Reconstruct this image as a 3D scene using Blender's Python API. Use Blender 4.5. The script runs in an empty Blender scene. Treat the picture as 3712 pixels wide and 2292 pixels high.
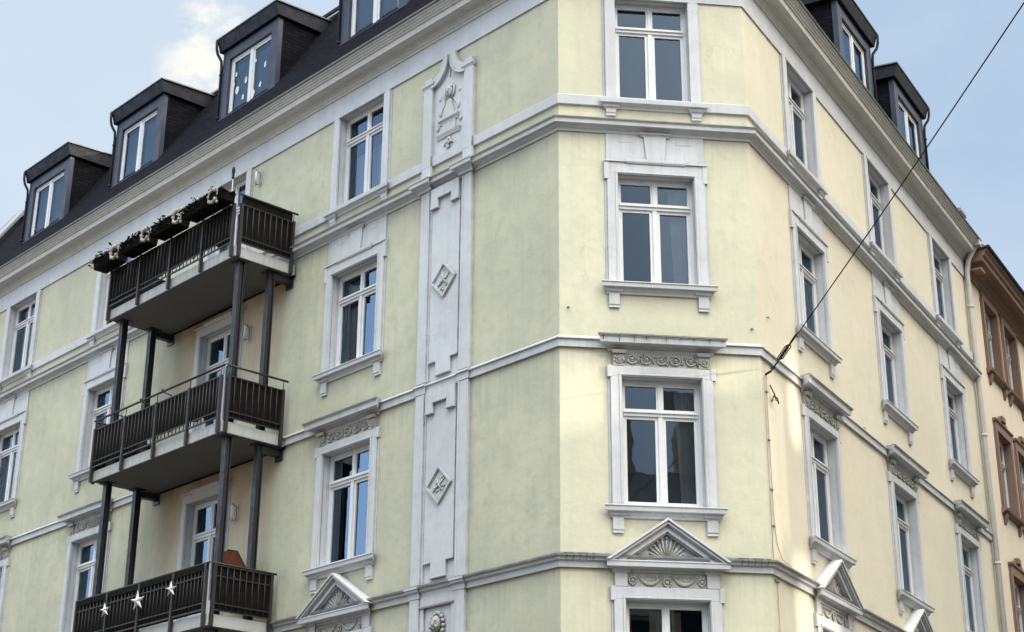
import bpy, bmesh, math, random
from mathutils import Vector, Matrix
random.seed(7)
PI = math.pi
sc = bpy.context.scene
COL = sc.collection
AL = math.radians(53.71)
BE = math.radians(53.18)
WC = 3.2                      # width of the corner face
LEN_L, LEN_R = 23.3, 13.72    # lengths of the two street faces
FR = {'C': (Vector((0, 0, 0)), 0.0, 1), 'R': (Vector((WC, 0, 0)), BE, 1), 'L': (Vector((0, 0, 0)), -AL, -1)}
def tdir(f):
    a = FR[f][1]; s = FR[f][2]
    return Vector((math.cos(a) * s, math.sin(a) * s, 0))
def ndir(f):
    a = FR[f][1]
    return Vector((math.sin(a), -math.cos(a), 0))
def P(f, s, d, z):
    return FR[f][0] + tdir(f) * s + ndir(f) * d + Vector((0, 0, z))
def place(o, f, s, z=0.0, d=0.0):
    o.location = P(f, s, d, z); o.rotation_euler = (0, 0, FR[f][1])

# ------------------------------------------------------------------ materials
def nodes_of(name):
    m = bpy.data.materials.new(name); m.use_nodes = True
    nt = m.node_tree; nt.nodes.clear()
    out = nt.nodes.new('ShaderNodeOutputMaterial')
    return m, nt, out
def N(nt, typ, **kw):
    n = nt.nodes.new(typ)
    for k, v in kw.items():
        if k.startswith('i_'):
            key = k[2:]
            key = int(key) if key.isdigit() else key.replace('_', ' ')
            n.inputs[key].default_value = v
        else: setattr(n, k, v)
    return n
def ramp(nt, src, p0, p1, c0=(0, 0, 0, 1), c1=(1, 1, 1, 1)):
    r = nt.nodes.new('ShaderNodeValToRGB')
    r.color_ramp.elements[0].position = p0; r.color_ramp.elements[1].position = p1
    r.color_ramp.elements[0].color = c0; r.color_ramp.elements[1].color = c1
    nt.links.new(src, r.inputs[0]); return r
def mixc(nt, fac, a, b, mode='MIX'):
    m = nt.nodes.new('ShaderNodeMix'); m.data_type = 'RGBA'; m.blend_type = mode
    if isinstance(fac, float): m.inputs[0].default_value = fac
    else: nt.links.new(fac, m.inputs[0])
    for k, v in ((6, a), (7, b)):
        if isinstance(v, tuple): m.inputs[k].default_value = (*v, 1) if len(v) == 3 else v
        else: nt.links.new(v, m.inputs[k])
    return m.outputs[2]
def noise(nt, vec, scale, detail=5, rough=0.6):
    n = N(nt, 'ShaderNodeTexNoise'); n.inputs['Scale'].default_value = scale
    n.inputs['Detail'].default_value = detail; n.inputs['Roughness'].default_value = rough
    nt.links.new(vec, n.inputs['Vector']); return n.outputs[0]
def painted(name, base, dark, stain=0.5, rough=0.85, bump=0.25, grain=70, ao=0.6, aodist=0.18, streak=0.35, spec=0.3, warm=None, bay=False):
    """weathered painted render or stucco: mottling, rain streaks, grime in the corners, fine grain"""
    m, nt, out = nodes_of(name); L = nt.links.new
    geo = N(nt, 'ShaderNodeNewGeometry'); pos = geo.outputs['Position']
    b = N(nt, 'ShaderNodeBsdfPrincipled'); L(b.outputs[0], out.inputs[0])
    b.inputs['Roughness'].default_value = rough; b.inputs['Specular IOR Level'].default_value = spec
    big = ramp(nt, noise(nt, pos, 0.55, 6, 0.62), 0.38, 0.66)
    med = ramp(nt, noise(nt, pos, 2.6, 7, 0.66), 0.46, 0.72)
    mp = N(nt, 'ShaderNodeMapping'); mp.inputs['Scale'].default_value = (6.5, 6.5, 0.42); L(pos, mp.inputs[0])
    stk = ramp(nt, noise(nt, mp.outputs[0], 1.0, 6, 0.6), 0.5, 0.78)
    spot = ramp(nt, noise(nt, pos, 9.0, 4, 0.7), 0.64, 0.74)
    mid = tuple(0.5 * a + 0.5 * c for a, c in zip(base, dark))
    f1 = N(nt, 'ShaderNodeMath', operation='MULTIPLY'); L(big.outputs[0], f1.inputs[0]); f1.inputs[1].default_value = stain * 0.75
    c = mixc(nt, f1.outputs[0], base, mid)
    f2 = N(nt, 'ShaderNodeMath', operation='MULTIPLY'); L(med.outputs[0], f2.inputs[0]); f2.inputs[1].default_value = stain * 0.6
    c = mixc(nt, f2.outputs[0], c, mid)
    f3 = N(nt, 'ShaderNodeMath', operation='MULTIPLY'); L(stk.outputs[0], f3.inputs[0]); f3.inputs[1].default_value = streak
    c = mixc(nt, f3.outputs[0], c, dark)
    f4 = N(nt, 'ShaderNodeMath', operation='MULTIPLY'); L(spot.outputs[0], f4.inputs[0]); f4.inputs[1].default_value = stain * 0.35
    c = mixc(nt, f4.outputs[0], c, dark)
    blo = ramp(nt, noise(nt, pos, 4.6, 4, 0.55), 0.53, 0.66)
    f8 = N(nt, 'ShaderNodeMath', operation='MULTIPLY'); L(blo.outputs[0], f8.inputs[0]); L(ramp(nt, noise(nt, pos, 0.45, 3), 0.38, 0.6, (.05, .05, .05, 1), (stain * .24,) * 3 + (1,)).outputs[0], f8.inputs[1])
    c = mixc(nt, f8.outputs[0], c, dark)
    if streak > .1 and ao:
        sz_ = N(nt, 'ShaderNodeSeparateXYZ'); L(pos, sz_.inputs[0])
        q1 = N(nt, 'ShaderNodeMath', operation='MULTIPLY_ADD'); L(sz_.outputs[2], q1.inputs[0]); q1.inputs[1].default_value = -1 / 3.66; q1.inputs[2].default_value = 7.24 / 3.66 + 10
        q2 = N(nt, 'ShaderNodeMath', operation='FRACT'); L(q1.outputs[0], q2.inputs[0])
        q3 = ramp(nt, q2.outputs[0], 0.0, 0.34, (1, 1, 1, 1), (0, 0, 0, 1))
        m2 = N(nt, 'ShaderNodeMapping'); m2.inputs['Scale'].default_value = (11, 11, 0.5); L(pos, m2.inputs[0])
        q4 = ramp(nt, noise(nt, m2.outputs[0], 1.0, 5, 0.65), 0.5, 0.7)
        q5 = N(nt, 'ShaderNodeMath', operation='MULTIPLY'); L(q3.outputs[0], q5.inputs[0]); L(q4.outputs[0], q5.inputs[1])
        q6 = N(nt, 'ShaderNodeMath', operation='MULTIPLY'); L(q5.outputs[0], q6.inputs[0]); q6.inputs[1].default_value = streak * 1.35
        c = mixc(nt, q6.outputs[0], c, tuple(v * .85 for v in dark))
    if warm:
        wn = ramp(nt, noise(nt, pos, 0.8, 5, 0.6), 0.45, 0.75)
        f6 = N(nt, 'ShaderNodeMath', operation='MULTIPLY'); L(wn.outputs[0], f6.inputs[0]); f6.inputs[1].default_value = 0.6
        c = mixc(nt, f6.outputs[0], c, warm)
    vo = N(nt, 'ShaderNodeTexVoronoi', feature='DISTANCE_TO_EDGE'); vo.inputs['Scale'].default_value = 1.15
    wv_ = N(nt, 'ShaderNodeVectorMath', operation='MULTIPLY_ADD'); nz_ = N(nt, 'ShaderNodeTexNoise'); nz_.inputs['Scale'].default_value = 3.0; nz_.inputs['Detail'].default_value = 6; L(pos, nz_.inputs['Vector'])
    L(nz_.outputs['Color'], wv_.inputs[0]); wv_.inputs[1].default_value = (.5, .5, .5); L(pos, wv_.inputs[2]); L(wv_.outputs[0], vo.inputs['Vector'])
    ck = ramp(nt, vo.outputs['Distance'], 0.004, 0.012, (1, 1, 1, 1), (0, 0, 0, 1))
    f7 = N(nt, 'ShaderNodeMath', operation='MULTIPLY'); L(ck.outputs[0], f7.inputs[0]); L(ramp(nt, noise(nt, pos, 0.7, 3), 0.52, 0.66, (0, 0, 0, 1), (.4, .4, .4, 1)).outputs[0], f7.inputs[1])
    c = mixc(nt, f7.outputs[0], c, dark)
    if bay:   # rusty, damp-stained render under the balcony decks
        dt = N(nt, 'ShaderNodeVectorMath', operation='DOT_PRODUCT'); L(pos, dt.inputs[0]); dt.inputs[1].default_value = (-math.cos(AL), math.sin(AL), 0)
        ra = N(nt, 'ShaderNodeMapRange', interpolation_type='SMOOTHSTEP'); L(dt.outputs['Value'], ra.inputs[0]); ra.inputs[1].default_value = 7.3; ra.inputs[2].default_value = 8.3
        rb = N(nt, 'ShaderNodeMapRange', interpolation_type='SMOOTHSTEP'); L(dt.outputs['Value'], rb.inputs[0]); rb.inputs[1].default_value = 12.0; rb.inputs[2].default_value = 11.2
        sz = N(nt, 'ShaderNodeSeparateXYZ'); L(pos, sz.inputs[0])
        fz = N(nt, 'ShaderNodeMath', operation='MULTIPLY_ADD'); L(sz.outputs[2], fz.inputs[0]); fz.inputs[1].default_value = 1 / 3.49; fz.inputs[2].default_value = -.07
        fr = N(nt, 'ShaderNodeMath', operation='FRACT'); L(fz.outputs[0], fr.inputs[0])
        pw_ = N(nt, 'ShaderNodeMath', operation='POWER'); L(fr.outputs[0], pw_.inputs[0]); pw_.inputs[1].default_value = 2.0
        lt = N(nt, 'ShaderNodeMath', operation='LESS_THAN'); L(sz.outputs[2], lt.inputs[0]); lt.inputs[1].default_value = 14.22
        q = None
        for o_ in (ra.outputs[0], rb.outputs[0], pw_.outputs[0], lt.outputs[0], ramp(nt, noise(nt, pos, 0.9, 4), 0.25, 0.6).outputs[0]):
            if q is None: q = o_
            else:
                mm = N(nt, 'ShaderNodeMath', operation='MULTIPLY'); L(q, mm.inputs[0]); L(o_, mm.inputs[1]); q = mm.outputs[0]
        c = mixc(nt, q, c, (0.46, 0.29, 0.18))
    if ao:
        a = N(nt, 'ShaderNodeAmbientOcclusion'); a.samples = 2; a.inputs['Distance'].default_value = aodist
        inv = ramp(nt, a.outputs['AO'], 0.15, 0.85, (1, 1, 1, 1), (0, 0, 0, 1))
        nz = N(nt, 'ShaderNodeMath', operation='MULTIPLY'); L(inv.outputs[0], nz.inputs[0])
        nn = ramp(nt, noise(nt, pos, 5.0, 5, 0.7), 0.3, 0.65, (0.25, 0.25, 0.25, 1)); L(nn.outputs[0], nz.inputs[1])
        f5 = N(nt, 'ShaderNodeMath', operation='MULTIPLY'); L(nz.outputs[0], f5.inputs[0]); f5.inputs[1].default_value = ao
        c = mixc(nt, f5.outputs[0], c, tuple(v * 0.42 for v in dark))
    L(c, b.inputs['Base Color'])
    n1 = noise(nt, pos, grain, 3, 0.6); n2 = noise(nt, pos, 7.0, 4, 0.6)
    ad = N(nt, 'ShaderNodeMath', operation='MULTIPLY_ADD'); L(n2, ad.inputs[0]); ad.inputs[1].default_value = 2.2; L(n1, ad.inputs[2])
    bp = N(nt, 'ShaderNodeBump'); bp.inputs['Strength'].default_value = bump; bp.inputs['Distance'].default_value = 0.01
    L(ad.outputs[0], bp.inputs['Height']); L(bp.outputs[0], b.inputs['Normal'])
    return m
def plain(name, base, rough=0.5, metal=0.0, var=0.25, scale=6.0, bump=0.1, spec=0.5, trans=0.0):
    m, nt, out = nodes_of(name); L = nt.links.new
    pos = N(nt, 'ShaderNodeNewGeometry').outputs['Position']
    b = N(nt, 'ShaderNodeBsdfPrincipled'); L(b.outputs[0], out.inputs[0])
    b.inputs['Roughness'].default_value = rough; b.inputs['Metallic'].default_value = metal
    b.inputs['Specular IOR Level'].default_value = spec
    n = noise(nt, pos, scale, 6, 0.65)
    r = ramp(nt, n, 0.3, 0.72, (*[v * (1 - var) for v in base], 1), (*[min(1, v * (1 + var)) for v in base], 1))
    L(r.outputs[0], b.inputs['Base Color'])
    rr = ramp(nt, noise(nt, pos, scale * 2.3, 4), 0.3, 0.7, (*[max(0, rough - .12)] * 3, 1), (*[min(1, rough + .12)] * 3, 1)); L(rr.outputs[0], b.inputs['Roughness'])
    bp = N(nt, 'ShaderNodeBump'); bp.inputs['Strength'].default_value = bump; bp.inputs['Distance'].default_value = 0.01
    L(noise(nt, pos, scale * 8, 4), bp.inputs['Height']); L(bp.outputs[0], b.inputs['Normal'])
    return m
def slate(name, base, su=(0, 1, 0), row=0.12):
    """small overlapping slates: courses from the height, staggered joints from noise"""
    m, nt, out = nodes_of(name); L = nt.links.new
    tc = N(nt, 'ShaderNodeTexCoord'); sp = N(nt, 'ShaderNodeSeparateXYZ'); L(tc.outputs['Object'], sp.inputs[0])
    u = N(nt, 'ShaderNodeMath', operation='MULTIPLY_ADD'); L(sp.outputs[1], u.inputs[0]); u.inputs[1].default_value = -0.55; L(sp.outputs[0], u.inputs[2])
    zz = N(nt, 'ShaderNodeMath', operation='MULTIPLY_ADD'); L(u.outputs[0], zz.inputs[0]); zz.inputs[1].default_value = 0.12; L(sp.outputs[2], zz.inputs[2])
    cb = N(nt, 'ShaderNodeCombineXYZ'); L(u.outputs[0], cb.inputs[0]); L(zz.outputs[0], cb.inputs[1])
    br = N(nt, 'ShaderNodeTexBrick'); L(cb.outputs[0], br.inputs[0])
    br.inputs['Scale'].default_value = 1.0; br.inputs['Brick Width'].default_value = 0.2; br.inputs['Row Height'].default_value = row
    br.inputs['Mortar Size'].default_value = 0.012; br.inputs['Bias'].default_value = 0.0
    br.inputs['Color1'].default_value = (*[v * 0.6 for v in base], 1); br.inputs['Color2'].default_value = (*[v * 1.5 for v in base], 1)
    br.inputs['Mortar'].default_value = (*[v * 0.55 for v in base], 1)
    b = N(nt, 'ShaderNodeBsdfPrincipled'); L(b.outputs[0], out.inputs[0]); b.inputs['Roughness'].default_value = 0.8
    b.inputs['Specular IOR Level'].default_value = 0.07
    L(br.outputs[0], b.inputs['Base Color'])
    bp = N(nt, 'ShaderNodeBump'); bp.inputs['Strength'].default_value = 0.6; bp.inputs['Distance'].default_value = 0.012
    L(br.outputs['Fac'], bp.inputs['Height']); bp.invert = True; L(bp.outputs[0], b.inputs['Normal'])
    return m
def glass(name, tint=(0.78, 0.81, 0.84), ior=1.75, refl=(0.93, 0.97, 1.0)):
    m, nt, out = nodes_of(name); L = nt.links.new
    tr = N(nt, 'ShaderNodeBsdfTransparent'); tr.inputs[0].default_value = (*tint, 1)
    gl = N(nt, 'ShaderNodeBsdfGlossy'); gl.inputs['Roughness'].default_value = 0.012; gl.inputs['Color'].default_value = (*refl, 1)
    fr = N(nt, 'ShaderNodeFresnel'); fr.inputs[0].default_value = ior
    pos = N(nt, 'ShaderNodeNewGeometry').outputs['Position']
    bp = N(nt, 'ShaderNodeBump'); bp.inputs['Strength'].default_value = 0.035; bp.inputs['Distance'].default_value = 0.02
    L(noise(nt, pos, 2.2, 2, 0.4), bp.inputs['Height']); L(bp.outputs[0], gl.inputs['Normal'])
    mx = N(nt, 'ShaderNodeMixShader'); L(fr.outputs[0], mx.inputs[0]); L(tr.outputs[0], mx.inputs[1]); L(gl.outputs[0], mx.inputs[2])
    L(mx.outputs[0], out.inputs[0]); return m

M = {}
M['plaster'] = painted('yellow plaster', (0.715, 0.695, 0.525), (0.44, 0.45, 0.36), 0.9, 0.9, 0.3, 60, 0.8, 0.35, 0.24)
M['plaster_shaded'] = painted('yellow plaster shaded', (0.635, 0.625, 0.465), (0.36, 0.375, 0.305), 1.05, 0.9, 0.3, 60, 0.8, 0.35, 0.28, bay=True)  # shade of the left face put into a darker base colour
M['plaster_lit'] = painted('yellow plaster lit', (0.77, 0.73, 0.575), (0.56, 0.52, 0.41), 0.8, 0.9, 0.28, 60, 0.75, 0.3, 0.15, warm=(0.79, 0.70, 0.565))  # sunlight on the right face put into a lighter, warmer base
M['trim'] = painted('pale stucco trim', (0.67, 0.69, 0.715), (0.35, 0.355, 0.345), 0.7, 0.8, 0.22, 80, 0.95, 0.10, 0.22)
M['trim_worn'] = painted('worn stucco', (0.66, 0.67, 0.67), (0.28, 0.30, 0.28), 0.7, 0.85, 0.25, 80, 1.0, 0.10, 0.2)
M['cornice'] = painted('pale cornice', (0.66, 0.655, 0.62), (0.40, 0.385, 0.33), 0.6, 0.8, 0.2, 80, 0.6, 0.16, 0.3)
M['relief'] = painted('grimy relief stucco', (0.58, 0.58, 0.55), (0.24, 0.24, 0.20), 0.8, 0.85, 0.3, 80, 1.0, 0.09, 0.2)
M['frame'] = plain('white window paint', (0.74, 0.75, 0.76), 0.42, 0, 0.06, 4, 0.05)
M['glass'] = glass('window glass', ior=2.0, refl=(0.55, 0.76, 1.0))
M['curtain'] = plain('net curtain', (0.62, 0.64, 0.67), 0.9, 0, 0.08, 3, 0.05, 0.1)
M['blind'] = plain('pale roller blind', (0.27, 0.32, 0.39), 0.8, 0, 0.05, 2, 0.03, 0.1)
M['room'] = plain('dim room', (0.06, 0.058, 0.056), 0.9, 0, 0.3, 1.5, 0.0, 0.1)
M['slate'] = slate('dark slate', (0.009, 0.009, 0.013), row=0.085)
M['zinc'] = plain('blue grey zinc', (0.034, 0.044, 0.070), 0.5, 0.05, 0.25, 1.6, 0.06)
M['zinc_dark'] = plain('dark zinc', (0.012, 0.014, 0.022), 0.65, 0.0, 0.3, 2.5, 0.06, 0.25)
M['gutter'] = plain('old grey gutter', (0.17, 0.175, 0.17), 0.6, 0.2, 0.25, 2.5, 0.05)
M['steel'] = plain('dark painted steel', (0.021, 0.021, 0.024), 0.5, 0.0, 0.25, 3, 0.04)
M['bars'] = plain('brown black railing paint', (0.024, 0.022, 0.019), 0.55, 0.0, 0.25, 5, 0.04)
M['screen'] = plain('dark privacy cloth', (0.013, 0.011, 0.010), 0.9, 0, 0.4, 9, 0.2, 0.1)
M['slab'] = painted('balcony concrete', (0.55, 0.56, 0.55), (0.30, 0.30, 0.28), 0.6, 0.85, 0.2, 60, 0.3, 0.15, 0.4)
M['box'] = plain('black plastic planter', (0.006, 0.0055, 0.005), 0.85, 0, 0.3, 6, 0.1, 0.1)
M['leaf'] = plain('withered dark leaves', (0.030, 0.029, 0.018), 0.8, 0, 0.5, 30, 0.2, 0.2)
M['white'] = plain('off white plastic', (0.45, 0.43, 0.36), 0.6, 0, 0.15, 12, 0.1)
M['star'] = plain('white paper star', (0.72, 0.72, 0.70), 0.7, 0, 0.08, 10, 0.05)
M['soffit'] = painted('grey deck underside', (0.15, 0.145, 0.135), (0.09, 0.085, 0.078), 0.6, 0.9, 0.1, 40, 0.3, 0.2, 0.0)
M['cream'] = plain('cream mirrored facade', (0.66, 0.58, 0.42), 0.9, 0, 0.1, 3, 0.05, 0.1)
M['rust'] = plain('rust brown cloth', (0.14, 0.045, 0.02), 0.9, 0, 0.3, 14, 0.15, 0.1)
M['black'] = plain('black rubber', (0.006, 0.006, 0.006), 0.8, 0, 0.2, 20, 0.05)
M['wire'] = plain('grey wire', (0.30, 0.27, 0.22), 0.7, 0.0, 0.2, 20, 0.0)
M['lead'] = plain('weathered flashing', (0.21, 0.21, 0.20), 0.7, 0.1, 0.4, 5, 0.1)
M['peach'] = painted('peach plaster', (0.83, 0.73, 0.58), (0.60, 0.51, 0.41), 0.45, 0.9, 0.25, 60, 0.4, 0.25, 0.12)
M['sandstone'] = painted('brown sandstone', (0.28, 0.19, 0.14), (0.15, 0.10, 0.075), 0.6, 0.9, 0.4, 50, 0.6, 0.12, 0.25)
M['asphalt'] = plain('asphalt', (0.055, 0.054, 0.052), 0.9, 0, 0.25, 3, 0.3)
M['brickred'] = painted('far facade', (0.72, 0.58, 0.40), (0.45, 0.34, 0.24), 0.5, 0.9, 0.1, 40, 0.0)
M['farstone'] = painted('far cream facade', (0.80, 0.72, 0.52), (0.5, 0.45, 0.33), 0.4, 0.9, 0.1, 40, 0.0)
M['tile'] = plain('dark roof tiles', (0.16, 0.125, 0.10), 0.7, 0, 0.3, 6, 0.2)

# ------------------------------------------------------------------ mesh builder; local axes x along the wall, d out of the wall (y = -d), z up
class MB:
    def __init__(self): self.bm = bmesh.new()
    def v(self, x, d, z): return self.bm.verts.new((x, -d, z))
    def face(self, vs, smooth=False):
        try:
            f = self.bm.faces.new(vs); f.smooth = smooth; return f
        except ValueError: return None
    def quad(self, pts): return self.face([self.v(*p) for p in pts])
    def box(self, x0, x1, d0, d1, z0, z1):
        c = [self.v(x, d, z) for z in (z0, z1) for d in (d0, d1) for x in (x0, x1)]
        for q in ((0, 1, 3, 2), (4, 6, 7, 5), (0, 4, 5, 1), (2, 3, 7, 6), (0, 2, 6, 4), (1, 5, 7, 3)): self.face([c[i] for i in q])
        return self
    def extr(self, x0, x1, prof, ret=0.0):
        """profile [(d,z)] drawn along x, with mitred returns at the ends"""
        a = [self.v(x0 - ret * d, d, z) for d, z in prof]; b = [self.v(x1 + ret * d, d, z) for d, z in prof]
        n = len(prof)
        for i in range(n): self.face([a[i], a[(i + 1) % n], b[(i + 1) % n], b[i]])
        self.face(a); self.face(b[::-1]); return self
    def prism(self, poly, d0, d1):
        a = [self.v(x, d0, z) for x, z in poly]; b = [self.v(x, d1, z) for x, z in poly]; n = len(poly)
        for i in range(n): self.face([a[i], a[(i + 1) % n], b[(i + 1) % n], b[i]])
        self.face(a); self.face(b[::-1]); return self
    def prismx(self, poly, x0, x1):   # polygon in (d,z), drawn along x
        return self.extr(x0, x1, poly, 0)
    def tube(self, pts, r, n=6, closed=False):
        pts = [Vector((p[0], -p[1], p[2])) for p in pts]
        rings = []; m = len(pts)
        for i, p in enumerate(pts):
            t = (pts[min(i + 1, m - 1)] - pts[max(i - 1, 0)])
            if t.length < 1e-9: t = Vector((0, 0, 1))
            t.normalize(); u = t.orthogonal().normalized()
            ref = Vector((0, 0, 1)) if abs(t.z) < 0.9 else Vector((0, 1, 0))
            u = t.cross(ref).normalized(); w = t.cross(u)
            rr = r[i] if isinstance(r, (list, tuple)) else r
            rings.append([self.bm.verts.new(p + (u * math.cos(2 * PI * k / n) + w * math.sin(2 * PI * k / n)) * rr) for k in range(n)])
        for a, b in zip(rings, rings[1:]):
            for k in range(n): self.face([a[k], a[(k + 1) % n], b[(k + 1) % n], b[k]], True)
        self.face(rings[0][::-1]); self.face(rings[-1]); return self
    def blob(self, x, d, z, rx, rd, rz, seg=8, rings=5, rot=0.0):
        mt = Matrix.Translation((x, -d, z)) @ Matrix.Rotation(rot, 4, 'Y') @ Matrix.Diagonal((rx, rd, rz, 1))
        g = bmesh.ops.create_uvsphere(self.bm, u_segments=seg, v_segments=rings, radius=1, matrix=mt)
        for v in g['verts']:
            for f in v.link_faces: f.smooth = True
        return self
    def mesh(self, name, mat, recalc=True):
        if recalc: bmesh.ops.recalc_face_normals(self.bm, faces=self.bm.faces[:])
        me = bpy.data.meshes.new(name); self.bm.to_mesh(me); self.bm.free()
        me.materials.append(M[mat] if isinstance(mat, str) else mat); return me
    def build(self, name, mat, parent=None, bevel=0.0, recalc=True):
        return link(name, self.mesh(name, mat, recalc), parent, bevel)
def link(name, me, parent=None, bevel=0.0):
    o = bpy.data.objects.new(name, me); COL.objects.link(o)
    if parent: o.parent = parent
    if bevel:
        b = o.modifiers.new('edge wear', 'BEVEL'); b.width = bevel; b.segments = 1; b.limit_method = 'ANGLE'; b.angle_limit = math.radians(50)
    return o
def thing(name, label, cat, loc=(0, 0, 0), rz=0.0, group=None):
    o = bpy.data.objects.new(name, None); COL.objects.link(o); o.location = loc; o.rotation_euler = (0, 0, rz)
    o.empty_display_size = 0.3
    return tag(o, label, cat, group)
def tag(o, label, cat, group=None):
    o['label'] = label; o['category'] = cat
    if group: o['group'] = group
    return o
def struct(o): o['kind'] = 'structure'; return o
# ---- sweeps that run round the whole house with mitred corners
def pathpt(i, d):
    nL, nC, nR = ndir('L'), ndir('C'), ndir('R')
    if i == 0: return P('L', LEN_L, d, 0)
    if i == 1: return (nL + nC) * (d / (1 + nL.dot(nC)))
    if i == 2: return Vector((WC, 0, 0)) + (nC + nR) * (d / (1 + nC.dot(nR)))
    return P('R', LEN_R, d, 0)
def sweep(name, prof, mat, parent, closed=True, idx=(0, 1, 2, 3), bevel=0.0):
    mb = MB(); rows = []
    for i in idx:
        row = []
        for d, z in prof:
            q = pathpt(i, d); row.append(mb.bm.verts.new((q.x, q.y, z)))
        rows.append(row)
    n = len(prof)
    for a, b in zip(rows, rows[1:]):
        for k in range(n if closed else n - 1): mb.face([a[k], a[(k + 1) % n], b[(k + 1) % n], b[k]])
    if closed: mb.face(rows[0]); mb.face(rows[-1][::-1])
    return mb.build(name, mat, parent, bevel)
def flatwall(name, f, s0, s1, z0, z1, holes, mat, parent, rev=0.26, d=0.0):
    """one street face with its window openings and their reveals"""
    mb = MB(); sg = FR[f][2]
    xs = sorted({s0, s1, *[h[0] for h in holes], *[h[1] for h in holes]}); zs = sorted({z0, z1, *[h[2] for h in holes], *[h[3] for h in holes]})
    for a, b in zip(xs, xs[1:]):
        for c, e in zip(zs, zs[1:]):
            mx, mz = (a + b) / 2, (c + e) / 2
            if any(h[0] < mx < h[1] and h[2] < mz < h[3] for h in holes): continue
            mb.quad([(sg * a, d, c), (sg * b, d, c), (sg * b, d, e), (sg * a, d, e)])
    bmesh.ops.remove_doubles(mb.bm, verts=mb.bm.verts[:], dist=1e-5)
    o = mb.build(name, mat, parent, recalc=False); place(o, f, 0)
    return o

# ------------------------------------------------------------------ the yellow corner house
house = thing('apartment_building', 'pale yellow corner apartment building with white stucco window surrounds and dark slate mansard', 'building')
ROWS = {4: (15.2, 17.17), 3: (11.88, 13.81), 2: (8.22, 10.29), 1: (4.75, 6.78)}
WIN = [('C', 1.605, r, 0.635) for r in (4, 3, 2, 1)]
for s in (5.36, 14.42, 18.98): WIN += [('L', s, r, 0.69) for r in (4, 3, 2, 1)]
for s in (2.66, 7.15, 11.6): WIN += [('R', s, r, 0.68) for r in (4, 3, 2, 1)]
DOORS = [('L', 9.88, 14.5, 17.17, 0.64), ('L', 9.88, 10.98, 13.81, 0.64), ('L', 9.88, 7.5, 10.25, 0.64)]
def holes(f): return [(s - w, s + w, *ROWS[r]) for ff, s, r, w in WIN if ff == f] + [(s - w, s + w, a, b) for ff, s, a, b, w in DOORS if ff == f]
flatwall('wall', 'L', 0, LEN_L, 0, 17.7, holes('L'), 'plaster_shaded', house)
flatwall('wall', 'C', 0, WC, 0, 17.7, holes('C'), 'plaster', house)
flatwall('wall', 'R', 0, LEN_R, 0, 17.7, holes('R'), 'plaster_lit', house)
# dim rooms behind the windows and the back of the house
sweep('inner_wall', [(-1.7, 0.05), (-1.7, 17.9)], 'room', house, closed=False)
for z in (0.05, 4.2, 7.5, 11.0, 14.5, 17.85):
    sweep('floor_edge', [(-0.3, z), (-1.7, z), (-1.7, z + .12), (-0.3, z + .12)], 'room', house)
rw = MB(); a = pathpt(0, -2.3); b = pathpt(3, -2.3)
for i, j in (((a.x, a.y), (b.x, b.y)),): rw.face([rw.bm.verts.new(q) for q in ((*i, 0), (*j, 0), (*j, 21), (*i, 21))])
rw.build('rear_wall', 'room', house)

# courses (profiles as (offset, height))
sweep('string_course', [(-.02, 15.062), (.045, 15.062), (.05, 15.235), (.03, 15.25), (-.02, 15.255)], 'trim', house, bevel=.004)
B4 = [(-.02, 14.56), (.03, 14.56), (.04, 14.6), (.085, 14.625), (.10, 14.645), (.165, 14.652), (.17, 14.715), (.185, 14.725), (.185, 14.745), (.05, 14.79), (-.02, 14.795)]
sweep('belt_cornice', B4, 'trim', house)
C3 = [(-.02, 10.745), (.05, 10.745), (.055, 10.865), (.085, 10.872), (.085, 10.89), (.03, 10.935), (-.02, 10.94)]
sweep('string_course', C3, 'trim', house)
C2 = [(-.02, 7.24), (.05, 7.24), (.055, 7.325), (.10, 7.345), (.105, 7.375), (.13, 7.385), (.13, 7.41), (.04, 7.455), (-.02, 7.46)]
sweep('string_course', C2, 'trim', house)
sweep('ledge_flashing', [(.02, 7.462), (.138, 7.418), (.146, 7.418), (.146, 7.392), (.150, 7.392), (.150, 7.424), (.02, 7.472)], 'lead', house)
sweep('ledge_flashing', [(.12, 14.768), (.188, 14.75), (.192, 14.735), (.196, 14.735), (.194, 14.756), (.12, 14.776)], 'lead', house)
for f_, s_, z_ in (('C', .14, 11.42), ('C', 3.1, 11.2), ('R', .42, 11.55), ('R', 5.05, 10.98)):
    o = MB().box(-.015, .012, -.01, .04, -.006, .006).tube([(.01, .02, .0), (.02, .045, -.018), (.018, .04, -.032)], .005, 5).build('wall_hook', 'lead', house); place(o, f_, s_, z_)
sweep('frieze_band', [(-.02, 17.2), (.03, 17.2), (.03, 17.66), (-.02, 17.66)], 'trim', house)
CP = [(-.02, 17.64), (.05, 17.64), (.06, 17.675), (.09, 17.70), (.095, 17.73), (.125, 17.75), (.13, 17.775), (.185, 17.80), (.335, 17.803), (.34, 17.92), (.365, 17.925), (.37, 17.945),
      (.40, 17.965), (.405, 17.985), (.435, 18.0), (.44, 18.022), (.475, 18.035), (.48, 18.06), (-.02, 18.06)]
sweep('cornice', CP, 'cornice', house)
sweep('gutter', [(.30, 18.063), (.505, 18.063), (.515, 18.085), (.505, 18.11), (.47, 18.11), (.46, 18.075), (.30, 18.08)], 'gutter', house)
MS = [(.44, 18.07), (-1.62, 21.38)]
sweep('roof', [(.44, 18.07), (-1.62, 21.38), (-1.62, 21.5), (-2.4, 21.75)], 'slate', house, closed=False)
sweep('ridge_flashing', [(-1.50, 21.36), (-1.58, 21.32), (-1.72, 21.52), (-1.66, 21.58)], 'gutter', house)
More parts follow.
